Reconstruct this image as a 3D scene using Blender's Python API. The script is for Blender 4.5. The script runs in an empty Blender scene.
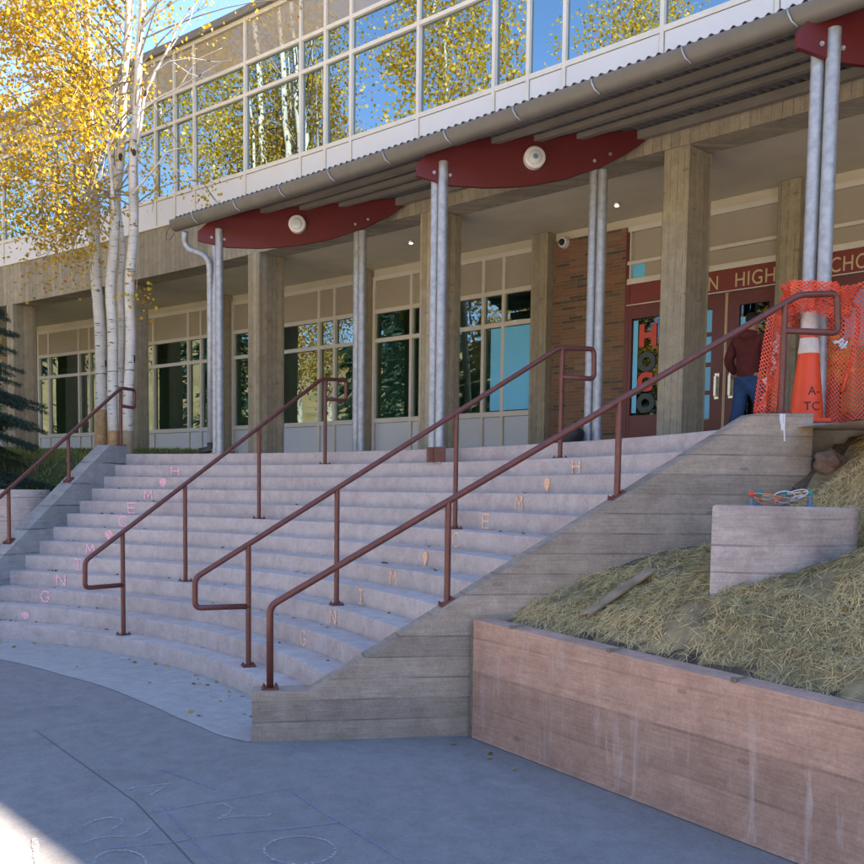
import bpy, bmesh, math, random
import numpy as np
from mathutils import Vector, Matrix

random.seed(11)
rng = np.random.default_rng(11)
scn = bpy.context.scene
COL = scn.collection

# ------------------------------------------------------------------ measured layout (metres)
EYE = 1.706
FPX, CYP = 930.0, 557.26                       # focal length and horizon row of the survey photo (864 px)
RM = np.array([[0.69059172, 0.72313026, 0.01287275],
               [0.05822141, -0.03784318, -0.99758617],
               [-0.72089760, 0.68967422, -0.06823585]])
CX, CY = -8.0421, -2.5027                      # centre of the curved stair
R13, TR, RI = 6.8857, 0.2717, 0.172            # first nosing radius, tread, riser
PL = 13 * RI                                   # level of the upper plaza

def ray(u, v): return RM.T @ np.array([(u - 432) / FPX, (v - CYP) / FPX, 1.0])
def at_z(u, v, z):
    d = ray(u, v); return d * ((z - EYE) / d[2]) + np.array([0, 0, EYE])
def at_d(u, v, dep): return ray(u, v) * dep + np.array([0, 0, EYE])
def at_cyl(u, v, R):
    d = ray(u, v); a = d[0]**2 + d[1]**2; b = -2*(d[0]*CX + d[1]*CY); c = CX*CX + CY*CY - R*R
    return d * ((-b + math.sqrt(b*b - 4*a*c)) / (2*a)) + np.array([0, 0, EYE])
def on_plane(u, v, P0, n):
    d = ray(u, v); return d * (np.dot(np.array(P0) - [0, 0, EYE], n) / np.dot(d, n)) + np.array([0, 0, EYE])

# the facade, its recessed window wall and the canopy edge are very flat curves Y = A + K X^2
UP = (9.50, -0.00488)
WN = (11.72, -0.00504)
GU = (7.431, -0.00433)
PI_ = (7.80, -0.00433)
def fy(cv, X): return cv[0] + cv[1] * X * X
def at_f(u, v, cv):
    d = ray(u, v); a = cv[1]*d[0]**2; b = -d[1]
    t = (-b - math.sqrt(b*b - 4*a*cv[0])) / (2*a)
    return d * t + np.array([0, 0, EYE])

# ------------------------------------------------------------------ materials
def mat(name):
    m = bpy.data.materials.new(name); m.use_nodes = True
    nt = m.node_tree
    for n in list(nt.nodes): nt.nodes.remove(n)
    out = nt.nodes.new('ShaderNodeOutputMaterial'); b = nt.nodes.new('ShaderNodeBsdfPrincipled')
    nt.links.new(b.outputs[0], out.inputs[0])
    return m, nt, b, out
def N(nt, t, **k):
    n = nt.nodes.new(t)
    for a, v in k.items(): setattr(n, a, v)
    return n
def coords(nt, scale=(1, 1, 1), rot=(0, 0, 0)):
    c = N(nt, 'ShaderNodeTexCoord'); mp = N(nt, 'ShaderNodeMapping')
    mp.inputs['Scale'].default_value = scale; mp.inputs['Rotation'].default_value = rot
    nt.links.new(c.outputs['Object'], mp.inputs[0]); return mp.outputs[0]
def noise(nt, vec, sc, det=5, rough=.6, dist=0):
    n = N(nt, 'ShaderNodeTexNoise'); n.inputs['Scale'].default_value = sc; n.inputs['Detail'].default_value = det
    n.inputs['Roughness'].default_value = rough; n.inputs['Distortion'].default_value = dist
    nt.links.new(vec, n.inputs['Vector']); return n.outputs['Fac']
def ramp(nt, fac, stops):
    r = N(nt, 'ShaderNodeValToRGB'); e = r.color_ramp.elements
    while len(e) > 1: e.remove(e[-1])
    e[0].position = stops[0][0]; e[0].color = tuple(stops[0][1]) + (1,)
    for p, c in stops[1:]:
        x = e.new(p); x.color = tuple(c) + (1,)
    nt.links.new(fac, r.inputs[0]); return r.outputs[0]
def mix(nt, fac, a, b, mode='MIX'):
    m = N(nt, 'ShaderNodeMix', data_type='RGBA', blend_type=mode)
    if hasattr(fac, 'links'): nt.links.new(fac, m.inputs[0])
    else: m.inputs[0].default_value = fac
    for v, i in ((a, 6), (b, 7)):
        if hasattr(v, 'links'): nt.links.new(v, m.inputs[i])
        else: m.inputs[i].default_value = tuple(v) + (1,)
    return m.outputs[2]
def math_(nt, op, a, b=None):
    m = N(nt, 'ShaderNodeMath', operation=op)
    for v, i in ((a, 0), (b, 1)):
        if v is None: continue
        if hasattr(v, 'links'): nt.links.new(v, m.inputs[i])
        else: m.inputs[i].default_value = v
    return m.outputs[0]
def bump(nt, b, h, strength, dist=.01):
    n = N(nt, 'ShaderNodeBump'); n.inputs['Strength'].default_value = strength; n.inputs['Distance'].default_value = dist
    nt.links.new(h, n.inputs['Height']); nt.links.new(n.outputs[0], b.inputs['Normal'])
def setc(nt, b, c):
    if hasattr(c, 'links'): nt.links.new(c, b.inputs['Base Color'])
    else: b.inputs['Base Color'].default_value = tuple(c) + (1,)

def plain(name, col, rough=.6, metal=0., var=.12, sc=6., bstr=0.):
    m, nt, b, o = mat(name); v = coords(nt)
    f = noise(nt, v, sc)
    lo = tuple(max(0, c*(1-var)) for c in col); hi = tuple(min(1, c*(1+var)) for c in col)
    setc(nt, b, ramp(nt, f, [(.3, lo), (.7, hi)]))
    b.inputs['Roughness'].default_value = rough; b.inputs['Metallic'].default_value = metal
    if bstr: bump(nt, b, noise(nt, v, sc*6, 4), bstr, .004)
    return m

def concrete(name, dark, light, boards=None, board_dir='Z', streak=0, stain=(.16, .13, .1), speck=True, stain_amt=.5, pit=.4, jmax=.85, objvar=0, streakc=(.62, .49, .43)):
    """cast concrete; boards = board height of the form boards whose joints it kept"""
    m, nt, b, o = mat(name); v = coords(nt)
    n1 = noise(nt, v, .9, 6, .65); n2 = noise(nt, v, 7, 6, .7); n3 = noise(nt, v, 60, 3, .6)
    c = ramp(nt, n1, [(.3, dark), (.7, light)])
    c = mix(nt, .55, c, ramp(nt, n2, [(.3, tuple(x*.72 for x in dark)), (.72, tuple(min(1, x*1.12) for x in light))]))
    if speck: c = mix(nt, .17, c, ramp(nt, n3, [(.35, tuple(x*.55 for x in dark)), (.6, tuple(min(1, x*1.1) for x in light))]))
    hgt = n3
    if boards:
        sx = N(nt, 'ShaderNodeSeparateXYZ'); nt.links.new(v, sx.inputs[0])
        if board_dir == 'Z':
            crd = sx.outputs[2]
            wob = coords(nt, (.35, .35, 0))
            crd = math_(nt, 'ADD', crd, math_(nt, 'MULTIPLY', noise(nt, wob, 1.2, 2), .03))
            grain = coords(nt, (1.2, 1.2, 26))
        else:
            crd = math_(nt, 'ADD', sx.outputs[0], math_(nt, 'MULTIPLY', sx.outputs[1], -.9))
            grain = coords(nt, (30, 30, .8))
        q = math_(nt, 'DIVIDE', crd, boards)
        fr = math_(nt, 'FRACT', q); fl = math_(nt, 'FLOOR', q)
        edge = math_(nt, 'LESS_THAN', math_(nt, 'ABSOLUTE', math_(nt, 'SUBTRACT', fr, .5)), .465)   # 0 on joints
        wn = N(nt, 'ShaderNodeTexWhiteNoise', noise_dimensions='1D'); nt.links.new(fl, wn.inputs['W'])
        tone = ramp(nt, wn.outputs['Value'], [(0, (.74, .75, .74)), (1, (1.12, 1.1, 1.06))])
        c = mix(nt, .75, c, tone, 'MULTIPLY')
        g = noise(nt, grain, 3, 5, .65, .4)
        c = mix(nt, .5, c, ramp(nt, g, [(.3, (.62, .6, .58)), (.62, (1.08, 1.08, 1.08))]), 'MULTIPLY')
        jn = noise(nt, coords(nt, (.9, .9, 3)), 2.2, 2)
        jfac = math_(nt, 'MULTIPLY', math_(nt, 'SUBTRACT', 1.0, edge), ramp(nt, jn, [(.4, (.1, .1, .1)), (.62, (jmax, jmax, jmax))]))
        c = mix(nt, jfac, c, tuple(x*.3 for x in dark))
        knots = N(nt, 'ShaderNodeTexVoronoi'); knots.inputs['Scale'].default_value = 2.1
        nt.links.new(coords(nt, (1, 1, 2.2)), knots.inputs['Vector'])
        kn = math_(nt, 'LESS_THAN', knots.outputs['Distance'], .09)
        c = mix(nt, math_(nt, 'MULTIPLY', kn, .35), c, tuple(x*.35 for x in dark))
        hgt = math_(nt, 'ADD', math_(nt, 'MULTIPLY', edge, .8), math_(nt, 'ADD', math_(nt, 'MULTIPLY', g, .5), math_(nt, 'MULTIPLY', n3, .35)))
    if stain_amt:
        s = noise(nt, coords(nt, (1, 1, 1.4)), 1.7, 7, .72, .6)
        c = mix(nt, math_(nt, 'MULTIPLY', ramp(nt, s, [(.52, (0, 0, 0)), (.75, (1, 1, 1))]), stain_amt), c, stain)
    if streak:
        s = noise(nt, coords(nt, (7, 7, .9)), 1.6, 6, .68, .6)
        s2 = noise(nt, coords(nt, (.8, .8, .9)), 1.4, 3)
        k = math_(nt, 'MULTIPLY', ramp(nt, s, [(.54, (0, 0, 0)), (.66, (1, 1, 1))]), ramp(nt, s2, [(.42, (0, 0, 0)), (.62, (1, 1, 1))]))
        c = mix(nt, math_(nt, 'MULTIPLY', k, streak), c, streakc)
    if objvar:
        oi = N(nt, 'ShaderNodeObjectInfo')
        c = mix(nt, 1, c, ramp(nt, oi.outputs['Random'], [(0, (1-objvar, 1-objvar, 1-objvar*.9)), (1, (1+objvar*.6, 1+objvar*.55, 1+objvar*.5))]), 'MULTIPLY')
    setc(nt, b, c); b.inputs['Roughness'].default_value = .86
    b.inputs['Specular IOR Level'].default_value = .3
    bump(nt, b, hgt, pit, .012)
    return m

M = {}
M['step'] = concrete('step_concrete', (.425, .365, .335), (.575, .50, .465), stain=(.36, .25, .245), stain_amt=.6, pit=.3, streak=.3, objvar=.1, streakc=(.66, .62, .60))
M['cheek'] = concrete('board_formed_concrete', (.31, .245, .185), (.45, .37, .295), boards=.145, stain=(.16, .125, .095), stain_amt=.65, pit=.6, jmax=.55)
M['cheek_cool'] = concrete('smooth_cheek_concrete', (.28, .28, .28), (.40, .40, .39), boards=.3, stain_amt=.3, pit=.3)
M['retain'] = concrete('pinkish_stained_concrete', (.44, .265, .19), (.60, .385, .29), boards=.24, streak=.6, stain=(.25, .16, .12), stain_amt=.5, pit=.3, jmax=.4)
M['drum'] = concrete('drum_concrete', (.44, .365, .335), (.60, .515, .475), boards=.16, stain=(.27, .20, .18), stain_amt=.85, pit=.5, jmax=.6)
M['column'] = concrete('column_concrete', (.33, .29, .205), (.48, .43, .315), boards=.09, board_dir='V', stain=(.17, .15, .1), stain_amt=.35, pit=.6)
M['beam'] = concrete('ribbed_beam_concrete', (.31, .275, .205), (.43, .39, .30), boards=.11, board_dir='V', stain=(.2, .18, .14), stain_amt=.3, pit=.8)
M['ground'] = concrete('plaza_paving', (.215, .20, .195), (.285, .265, .255), stain=(.155, .14, .132), stain_amt=.5, pit=.15)
M['farground'] = concrete('warm_paving', (.47, .38, .28), (.60, .49, .37), stain_amt=.2, pit=.1)
M['apron'] = concrete('apron_paving', (.35, .33, .315), (.45, .43, .41), stain=(.27, .25, .24), stain_amt=.35, pit=.12)
M['kerb'] = concrete('kerb_concrete', (.26, .27, .27), (.35, .36, .36), stain_amt=.2, pit=.2)
M['soffit'] = plain('soffit_plaster', (.58, .545, .42), .8, var=.08, sc=2)
M['panel'] = plain('white_spandrel_panel', (.64, .65, .64), .35, var=.03, sc=1)
M['lowpanel'] = plain('pale_panel', (.60, .64, .66), .4, var=.03, sc=1)
M['frame'] = plain('cream_window_frame', (.66, .64, .56), .4, var=.05)
M['coping'] = plain('grey_coping_metal', (.17, .165, .155), .5, var=.1)
M['blind'] = plain('tan_blind_panel', (.39, .355, .28), .5, var=.06, sc=1.5)
M['galv'] = plain('galvanised_steel', (.36, .385, .41), .5, .45, var=.22, sc=14)
M['gutter'] = plain('grey_gutter_metal', (.125, .118, .10), .5, .1, var=.1, sc=5)
M['roof'] = plain('corrugated_roof_metal', (.20, .205, .205), .5, .5, var=.15, sc=4)
M['purlin'] = plain('dark_grey_purlin', (.20, .185, .16), .55, .2, var=.15, sc=3)
M['redbeam'] = plain('dark_red_painted_steel', (.105, .007, .009), .55, 0, var=.12, sc=3)
M['rail'] = plain('rust_brown_painted_steel', (.145, .048, .036), .42, .1, var=.18, sc=18, bstr=.1)
M['maroon'] = plain('maroon_painted_door', (.135, .028, .026), .4, var=.1, sc=3)
M['sign'] = plain('maroon_sign_board', (.20, .035, .03), .5, var=.06)
M['gold'] = plain('gold_lettering', (.62, .50, .30), .4, .2, var=.05)
M['white'] = plain('white_plastic', (.72, .72, .70), .35, var=.04)
M['lens'] = plain('frosted_lens', (.60, .66, .70), .2, var=.04)
M['black'] = plain('black_plastic', (.015, .016, .018), .5, var=.3)
M['chrome'] = plain('brushed_steel_pull', (.62, .63, .6), .25, .9, var=.05)
M['orange'] = plain('cone_orange', (.78, .07, .012), .45, var=.08, sc=5)
M['cream'] = plain('cone_reflective_collar', (.66, .60, .52), .5, var=.1, sc=20)
M['net'] = plain('orange_mesh_plastic', (.72, .085, .03), .5, var=.15, sc=9)
M['stencil'] = plain('stencil_paint', (.10, .02, .01), .7, var=.3, sc=50)
M['yellow'] = plain('yellow_barrier_tape', (.58, .43, .03), .5, var=.3, sc=12)
M['wood'] = plain('weathered_plank', (.27, .20, .13), .8, var=.35, sc=9, bstr=.4)
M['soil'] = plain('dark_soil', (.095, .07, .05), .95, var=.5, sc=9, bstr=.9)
M['skin'] = plain('skin', (.45, .26, .18), .5, var=.05)
M['hair'] = plain('dark_hair', (.012, .009, .008), .6, var=.3, sc=30)
M['hoodie'] = plain('maroon_sweatshirt', (.13, .026, .026), .85, var=.25, sc=12, bstr=.3)
M['jeans'] = plain('blue_denim', (.035, .085, .22), .8, var=.3, sc=14, bstr=.3)
M['shoe'] = plain('dark_shoe', (.03, .03, .03), .6)
M['teal'] = plain('teal_cap', (.02, .24, .20), .4)
M['pvc'] = plain('grey_blue_conduit', (.13, .24, .33), .45)
M['wirew'] = plain('pale_wire', (.62, .60, .60), .4)
M['wireo'] = plain('orange_wire', (.65, .22, .08), .4)
M['wirer'] = plain('red_wire_cap', (.62, .06, .04), .4)
M['wireg'] = plain('brown_wire', (.25, .19, .12), .5)
M['pink'] = plain('pink_chalk', (.88, .50, .56), .95, var=.15, sc=40)
M['peach'] = plain('orange_chalk', (.90, .56, .38), .95, var=.15, sc=40)
M['chalkw'] = plain('white_chalk', (.50, .50, .52), .95, var=.35, sc=30)
M['chalkb'] = plain('blue_chalk', (.22, .25, .55), .95, var=.3, sc=30)
def broken(name, col, lo, hi):
    m, nt, b, o = mat(name); setc(nt, b, col); b.inputs['Roughness'].default_value = .95
    f = ramp(nt, noise(nt, coords(nt), 45, 4, .7), [(lo, (0, 0, 0)), (hi, (1, 1, 1))]); nt.links.new(f, b.inputs['Alpha']); return m
M['chalkw'] = broken('white_chalk_marks', (.46, .445, .45), .38, .68); M['chalkb'] = broken('blue_chalk_marks', (.27, .265, .40), .40, .70)
M['pink'] = broken('pink_chalk_marks', (.92, .52, .58), .18, .5); M['peach'] = broken('orange_chalk_marks', (.95, .58, .36), .18, .5)
M['letterred'] = plain('red_paper_letter', (.62, .08, .055), .6, var=.05)
M['lettergrey'] = plain('dark_grey_paper_letter', (.055, .075, .07), .6, var=.05)
M['skyblue'] = plain('opaque_sky_blue', (.16, .62, .95), .35, var=.05, sc=2)
M['joint'] = plain('joint_filler', (.095, .088, .082), .9)
M['rubber'] = plain('expansion_foam', (.20, .17, .12), .9, var=.4, sc=20)
M['wallin'] = plain('interior_paint', (.42, .45, .40), .8)
M['floorin'] = plain('interior_floor', (.06, .06, .06), .7)
M['lid'] = plain('weather_grey', (.2, .2, .2), .6)

def glass(name, refl, dark, var, tintc=(.93, .97, 1)):
    m, nt, b, o = mat(name); nt.nodes.remove(b)
    g = N(nt, 'ShaderNodeBsdfGlossy'); g.inputs['Roughness'].default_value = .006; g.inputs['Color'].default_value = tuple(tintc) + (1,)
    t = N(nt, 'ShaderNodeBsdfTransparent'); t.inputs['Color'].default_value = tuple(dark) + (1,)
    w = noise(nt, coords(nt), 1.1, 2)
    bp = N(nt, 'ShaderNodeBump'); bp.inputs['Strength'].default_value = var; bp.inputs['Distance'].default_value = .02
    nt.links.new(w, bp.inputs['Height']); nt.links.new(bp.outputs[0], g.inputs['Normal'])
    fr = N(nt, 'ShaderNodeFresnel'); fr.inputs[0].default_value = 1.5
    f = math_(nt, 'MINIMUM', math_(nt, 'ADD', math_(nt, 'MULTIPLY', fr.outputs[0], 1.5), refl), 1.0)
    mx = N(nt, 'ShaderNodeMixShader'); nt.links.new(f, mx.inputs[0]); nt.links.new(t.outputs[0], mx.inputs[1]); nt.links.new(g.outputs[0], mx.inputs[2])
    nt.links.new(mx.outputs[0], o.inputs[0]); return m
M['glassup'] = glass('reflective_upper_glass', .35, (.12, .16, .17), .05, (.62, .80, .86))
M['glasslow'] = glass('tinted_green_glass', .09, (.32, .58, .50), .05, (.78, .96, .90))
M['doorglass'] = glass('dark_door_glass', .0, (.05, .08, .075), .05)
def blind_glass():
    m, nt, b, o = mat('blind_behind_glass'); setc(nt, b, ramp(nt, noise(nt, coords(nt), .8, 2), [(.3, (.27, .24, .18)), (.7, (.32, .29, .22))]))
    b.inputs['Roughness'].default_value = .03; b.inputs['Specular IOR Level'].default_value = .9
    return m
M['upblind'] = blind_glass()

def bricks():
    m, nt, b, o = mat('roman_brick_wall')
    v = coords(nt, (1, 1, 1)); sx = N(nt, 'ShaderNodeSeparateXYZ'); nt.links.new(v, sx.inputs[0])
    cb = N(nt, 'ShaderNodeCombineXYZ'); nt.links.new(sx.outputs[0], cb.inputs[0]); nt.links.new(sx.outputs[2], cb.inputs[1])
    br = N(nt, 'ShaderNodeTexBrick'); nt.links.new(cb.outputs[0], br.inputs[0])
    br.inputs['Scale'].default_value = 1; br.inputs['Brick Width'].default_value = .25; br.inputs['Row Height'].default_value = .05
    br.inputs['Mortar Size'].default_value = .006; br.inputs['Bias'].default_value = 0
    br.inputs['Color1'].default_value = (0, 0, 0, 1); br.inputs['Color2'].default_value = (1, 1, 1, 1); br.inputs['Mortar'].default_value = (.5, .5, .5, 1)
    c = ramp(nt, br.outputs['Color'], [(0, (.085, .07, .055)), (.13, (.10, .08, .06)), (.2, (.17, .105, .06)), (.5, (.235, .13, .07)), (.7, (.245, .10, .055)), (1, (.25, .18, .105))])
    c = mix(nt, br.outputs['Fac'], c, (.22, .18, .13))
    setc(nt, b, c); b.inputs['Roughness'].default_value = .85
    bump(nt, b, math_(nt, 'SUBTRACT', 1.0, br.outputs['Fac']), .6, .006)
    return m
M['brick'] = bricks()

def bark():
    m, nt, b, o = mat('aspen_bark')
    v = coords(nt, (1, 1, 1)); n1 = noise(nt, v, 3, 4)
    c = ramp(nt, n1, [(.3, (.52, .50, .43)), (.7, (.72, .70, .64))])
    k = noise(nt, coords(nt, (2.4, 2.4, 15)), 2.4, 3, .5)
    c = mix(nt, ramp(nt, k, [(.635, (0, 0, 0)), (.68, (1, 1, 1))]), c, (.03, .027, .024))
    vo = N(nt, 'ShaderNodeTexVoronoi'); vo.inputs['Scale'].default_value = 1.0; nt.links.new(coords(nt, (5, 5, 2.6)), vo.inputs['Vector'])
    c = mix(nt, math_(nt, 'LESS_THAN', vo.outputs['Distance'], .17), c, (.035, .03, .026))
    k2 = noise(nt, coords(nt, (1, 1, 30)), 3, 3, .5)
    c = mix(nt, .35, c, ramp(nt, k2, [(.35, (.6, .58, .5)), (.6, (1, 1, 1))]), 'MULTIPLY')
    setc(nt, b, c); b.inputs['Roughness'].default_value = .75; bump(nt, b, k, .3, .01)
    return m
M['bark'] = bark()
M['twig'] = plain('pale_twig_bark', (.27, .23, .17), .8, var=.2, sc=8)
M['tanbark'] = plain('tan_aspen_bark', (.30, .25, .16), .85, var=.3, sc=6)
M['darkbark'] = plain('spruce_bark', (.09, .065, .05), .9, var=.3, sc=10, bstr=.6)
M['tape'] = plain('brown_trunk_wrap', (.42, .27, .13), .8, var=.3, sc=14)

def leafmat(name, stops, trans=.55):
    m, nt, b, o = mat(name); nt.nodes.remove(b)
    at = N(nt, 'ShaderNodeAttribute', attribute_name='tint')
    c = ramp(nt, at.outputs['Fac'], stops)
    d = N(nt, 'ShaderNodeBsdfDiffuse'); t = N(nt, 'ShaderNodeBsdfTranslucent')
    nt.links.new(c, d.inputs[0]); nt.links.new(c, t.inputs[0])
    g = N(nt, 'ShaderNodeBsdfGlossy'); g.inputs['Roughness'].default_value = .45; g.inputs['Color'].default_value = (.9, .9, .9, 1)
    mx = N(nt, 'ShaderNodeMixShader'); mx.inputs[0].default_value = trans
    nt.links.new(d.outputs[0], mx.inputs[1]); nt.links.new(t.outputs[0], mx.inputs[2])
    m2 = N(nt, 'ShaderNodeMixShader'); m2.inputs[0].default_value = .03
    nt.links.new(mx.outputs[0], m2.inputs[1]); nt.links.new(g.outputs[0], m2.inputs[2])
    nt.links.new(m2.outputs[0], o.inputs[0]); return m
M['leaf'] = leafmat('golden_aspen_leaf', [(0, (.27, .24, .02)), (.2, (.46, .33, .018)), (.6, (.61, .405, .018)), (.9, (.68, .48, .05)), (1, (.52, .22, .01))], .5)
M['leafgreen'] = leafmat('turning_aspen_leaf', [(0, (.13, .17, .025)), (.4, (.38, .29, .022)), (.8, (.62, .38, .02)), (1, (.66, .39, .025))], .5)
M['needle'] = leafmat('spruce_needle', [(0, (.012, .032, .020)), (.6, (.022, .058, .040)), (1, (.045, .10, .075))], .15)
M['grass'] = leafmat('lawn_grass', [(0, (.10, .15, .025)), (.6, (.17, .22, .045)), (1, (.32, .30, .11))], .3)
M['straw'] = leafmat('straw_strand', [(0, (.26, .215, .10)), (.3, (.54, .43, .20)), (.65, (.74, .57, .27)), (.93, (.86, .68, .35)), (1, (.60, .34, .11))], .2)
M['fallen'] = leafmat('fallen_leaf', [(0, (.05, .05, .025)), (.5, (.22, .16, .03)), (1, (.60, .42, .05))], .2)

# ------------------------------------------------------------------ object helpers
WLD = {}
def tag(o, label=None, cat=None, group=None, kind=None):
    if label: o['label'] = label
    if cat: o['category'] = cat
    if group: o['group'] = group
    if kind: o['kind'] = kind
    return o
def thing(name, loc, label, cat, group=None):
    o = bpy.data.objects.new(name, None); COL.objects.link(o); o.location = loc; o.empty_display_size = .2
    WLD[o.name] = Vector(loc); return tag(o, label, cat, group)
def obj(name, geo, m, parent=None, smooth=False, label=None, auto=None):
    """geo: bmesh (world coords) or (verts, faces); becomes ONE mesh object"""
    me = bpy.data.meshes.new(name)
    off = WLD[parent.name] if parent else Vector((0, 0, 0))
    if isinstance(geo, bmesh.types.BMesh):
        geo.to_mesh(me); geo.free()
        if off.length: me.transform(Matrix.Translation(-off))
    else:
        v, f = geo; v = np.asarray(v, float) - np.array(off)
        me.from_pydata(v.tolist(), [], f)
    me.materials.append(m)
    if smooth: me.shade_smooth()
    o = bpy.data.objects.new(name, me); COL.objects.link(o)
    if parent: o.parent = parent
    WLD[o.name] = off.copy()
    if label: o['label'] = label
    if auto: smooth_angle(me, auto)
    return o
def smooth_angle(me, deg):
    me.shade_smooth(); me.set_sharp_from_angle(angle=math.radians(deg))
def struct(name, geo, m, **k):
    o = obj(name, geo, m, **k); o['kind'] = 'structure'; return o

def quad_strip(bm, rings, close=False, cap=True):
    vs = [[bm.verts.new(Vector(tuple(p))) for p in r] for r in rings]; n = len(vs[0])
    for a, b in zip(vs, vs[1:]):
        for i in range(n):
            j = (i + 1) % n
            bm.faces.new((a[i], a[j], b[j], b[i]))
    if close:
        for i in range(n):
            j = (i + 1) % n
            bm.faces.new((vs[-1][i], vs[-1][j], vs[0][j], vs[0][i]))
    elif cap:
        bm.faces.new(list(reversed(vs[0]))); bm.faces.new(vs[-1])
def tube(bm, pts, r, seg=10, cap=True):
    pts = [Vector(tuple(p)) for p in pts]; n = len(pts); rr = r if hasattr(r, '__len__') else [r]*n
    rings = []; up = None
    for i, p in enumerate(pts):
        d = (pts[min(i+1, n-1)] - pts[max(i-1, 0)]).normalized()
        if up is None:
            up = Vector((0, 0, 1)) if abs(d.z) < .9 else Vector((1, 0, 0))
        s = d.cross(up).normalized(); up = s.cross(d).normalized()
        rings.append([p + (s*math.cos(a) + up*math.sin(a)) * rr[i] for a in [2*math.pi*k/seg for k in range(seg)]])
    quad_strip(bm, rings, cap=cap)
def rounded(pts, rad, n=5):
    """polyline with its inner corners rounded"""
    P = [Vector(tuple(p)) for p in pts]; out = [P[0]]
    for a, b, c in zip(P, P[1:], P[2:]):
        d1 = (a-b); d2 = (c-b); q = min(rad, d1.length*.45, d2.length*.45)
        s = b + d1.normalized()*q; e = b + d2.normalized()*q
        for k in range(n+1):
            t = k/n; out.append(s*(1-t)**2 + b*2*t*(1-t) + e*t*t)
    out.append(P[-1]); return out
def prism(bm, poly, vec):
    """closed solid: planar polygon pushed along vec"""
    a = [bm.verts.new(Vector(tuple(p))) for p in poly]; b = [bm.verts.new(Vector(tuple(p)) + Vector(tuple(vec))) for p in poly]
    n = len(a)
    bm.faces.new(a); bm.faces.new(list(reversed(b)))
    for i in range(n):
        j = (i+1) % n; bm.faces.new((a[j], a[i], b[i], b[j]))
def fix(bm):
    bmesh.ops.recalc_face_normals(bm, faces=bm.faces[:]); return bm
def bevel(bm, w, seg=2):
    fix(bm); bmesh.ops.bevel(bm, geom=[e for e in bm.edges if len(e.link_faces) == 2 and e.calc_face_angle(0) > .5], offset=w, segments=seg, affect='EDGES', profile=.7)
    return bm
def cbox(bm, cv, X0, X1, o0, o1, z0, z1, n=1):
    """box in facade coordinates: along X on curve cv, o outward (towards the viewer), z"""
    rings = []
    for i in range(n+1):
        X = X0 + (X1-X0)*i/n; Y = fy(cv, X)
        rings.append([(X, Y-o0, z0), (X, Y-o1, z0), (X, Y-o1, z1), (X, Y-o0, z1)])
    quad_strip(bm, rings)
def box(bm, c, s, rz=0):
    c = Vector(c); m = Matrix.Rotation(rz, 3, 'Z')
    pts = [c + m @ Vector((sx*s[0]/2, sy*s[1]/2, -s[2]/2)) for sx, sy in ((-1, -1), (1, -1), (1, 1), (-1, 1))]
    prism(bm, pts, (0, 0, s[2]))
def nb(): return bmesh.new()
def lathe(bm, c, prof, seg=20):
    rings = [[(c[0]+r*math.cos(2*math.pi*k/seg), c[1]+r*math.sin(2*math.pi*k/seg), c[2]+z) for k in range(seg)] for r, z in prof]
    quad_strip(bm, rings)

def quads_mesh(name, C, A, B, tints, m, parent=None, kind=None):
    """many small four-sided flakes: centres C, half axes A and B (n,3)"""
    n = len(C); off = np.array(WLD[parent.name]) if parent else np.zeros(3)
    V = np.empty((n, 4, 3)); V[:, 0] = C - A; V[:, 1] = C + B; V[:, 2] = C + A; V[:, 3] = C - B
    V = V.reshape(-1, 3) - off
    me = bpy.data.meshes.new(name); me.vertices.add(n*4); me.vertices.foreach_set('co', V.ravel())
    me.loops.add(n*4); me.loops.foreach_set('vertex_index', np.arange(n*4))
    me.polygons.add(n); me.polygons.foreach_set('loop_start', np.arange(n)*4); me.polygons.foreach_set('loop_total', np.full(n, 4))
    a = me.attributes.new('tint', 'FLOAT', 'FACE'); a.data.foreach_set('value', np.asarray(tints, float))
    me.update(); me.validate(); me.materials.append(m)
    o = bpy.data.objects.new(name, me); COL.objects.link(o)
    if parent: o.parent = parent
    WLD[o.name] = Vector(off)
    if kind: o['kind'] = kind
    return o
def unit(v): return v / (np.linalg.norm(v, axis=-1, keepdims=True) + 1e-9)
def text_mesh(s, size, M4, m, name, parent=None, thick=.006, font_scale_x=1.0, bold=0.):
    cu = bpy.data.curves.new(name, 'FONT'); cu.body = s; cu.size = size; cu.extrude = thick; cu.space_character = 1.08; cu.offset = bold
    to = bpy.data.objects.new(name, cu); COL.objects.link(to)
    bpy.context.view_layer.update()
    me = bpy.data.meshes.new_from_object(to.evaluated_get(bpy.context.evaluated_depsgraph_get()))
    bpy.data.objects.remove(to)
    me.transform(Matrix.Diagonal((font_scale_x, 1, 1, 1))); me.transform(M4)
    if parent: me.transform(Matrix.Translation(-WLD[parent.name]))
    me.materials.clear(); me.materials.append(m); me.name = name
    o = bpy.data.objects.new(name, me); COL.objects.link(o)
    if parent: o.parent = parent
    WLD[o.name] = WLD[parent.name].copy() if parent else Vector()
    return o
def frame4(origin, xd, zd):
    """matrix whose local x runs along xd, local y along zd"""
    x = Vector(xd).normalized(); y = Vector(zd).normalized(); z = x.cross(y)
    return Matrix(((x.x, y.x, z.x, origin[0]), (x.y, y.y, z.y, origin[1]), (x.z, y.z, z.z, origin[2]), (0, 0, 0, 1)))

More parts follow.
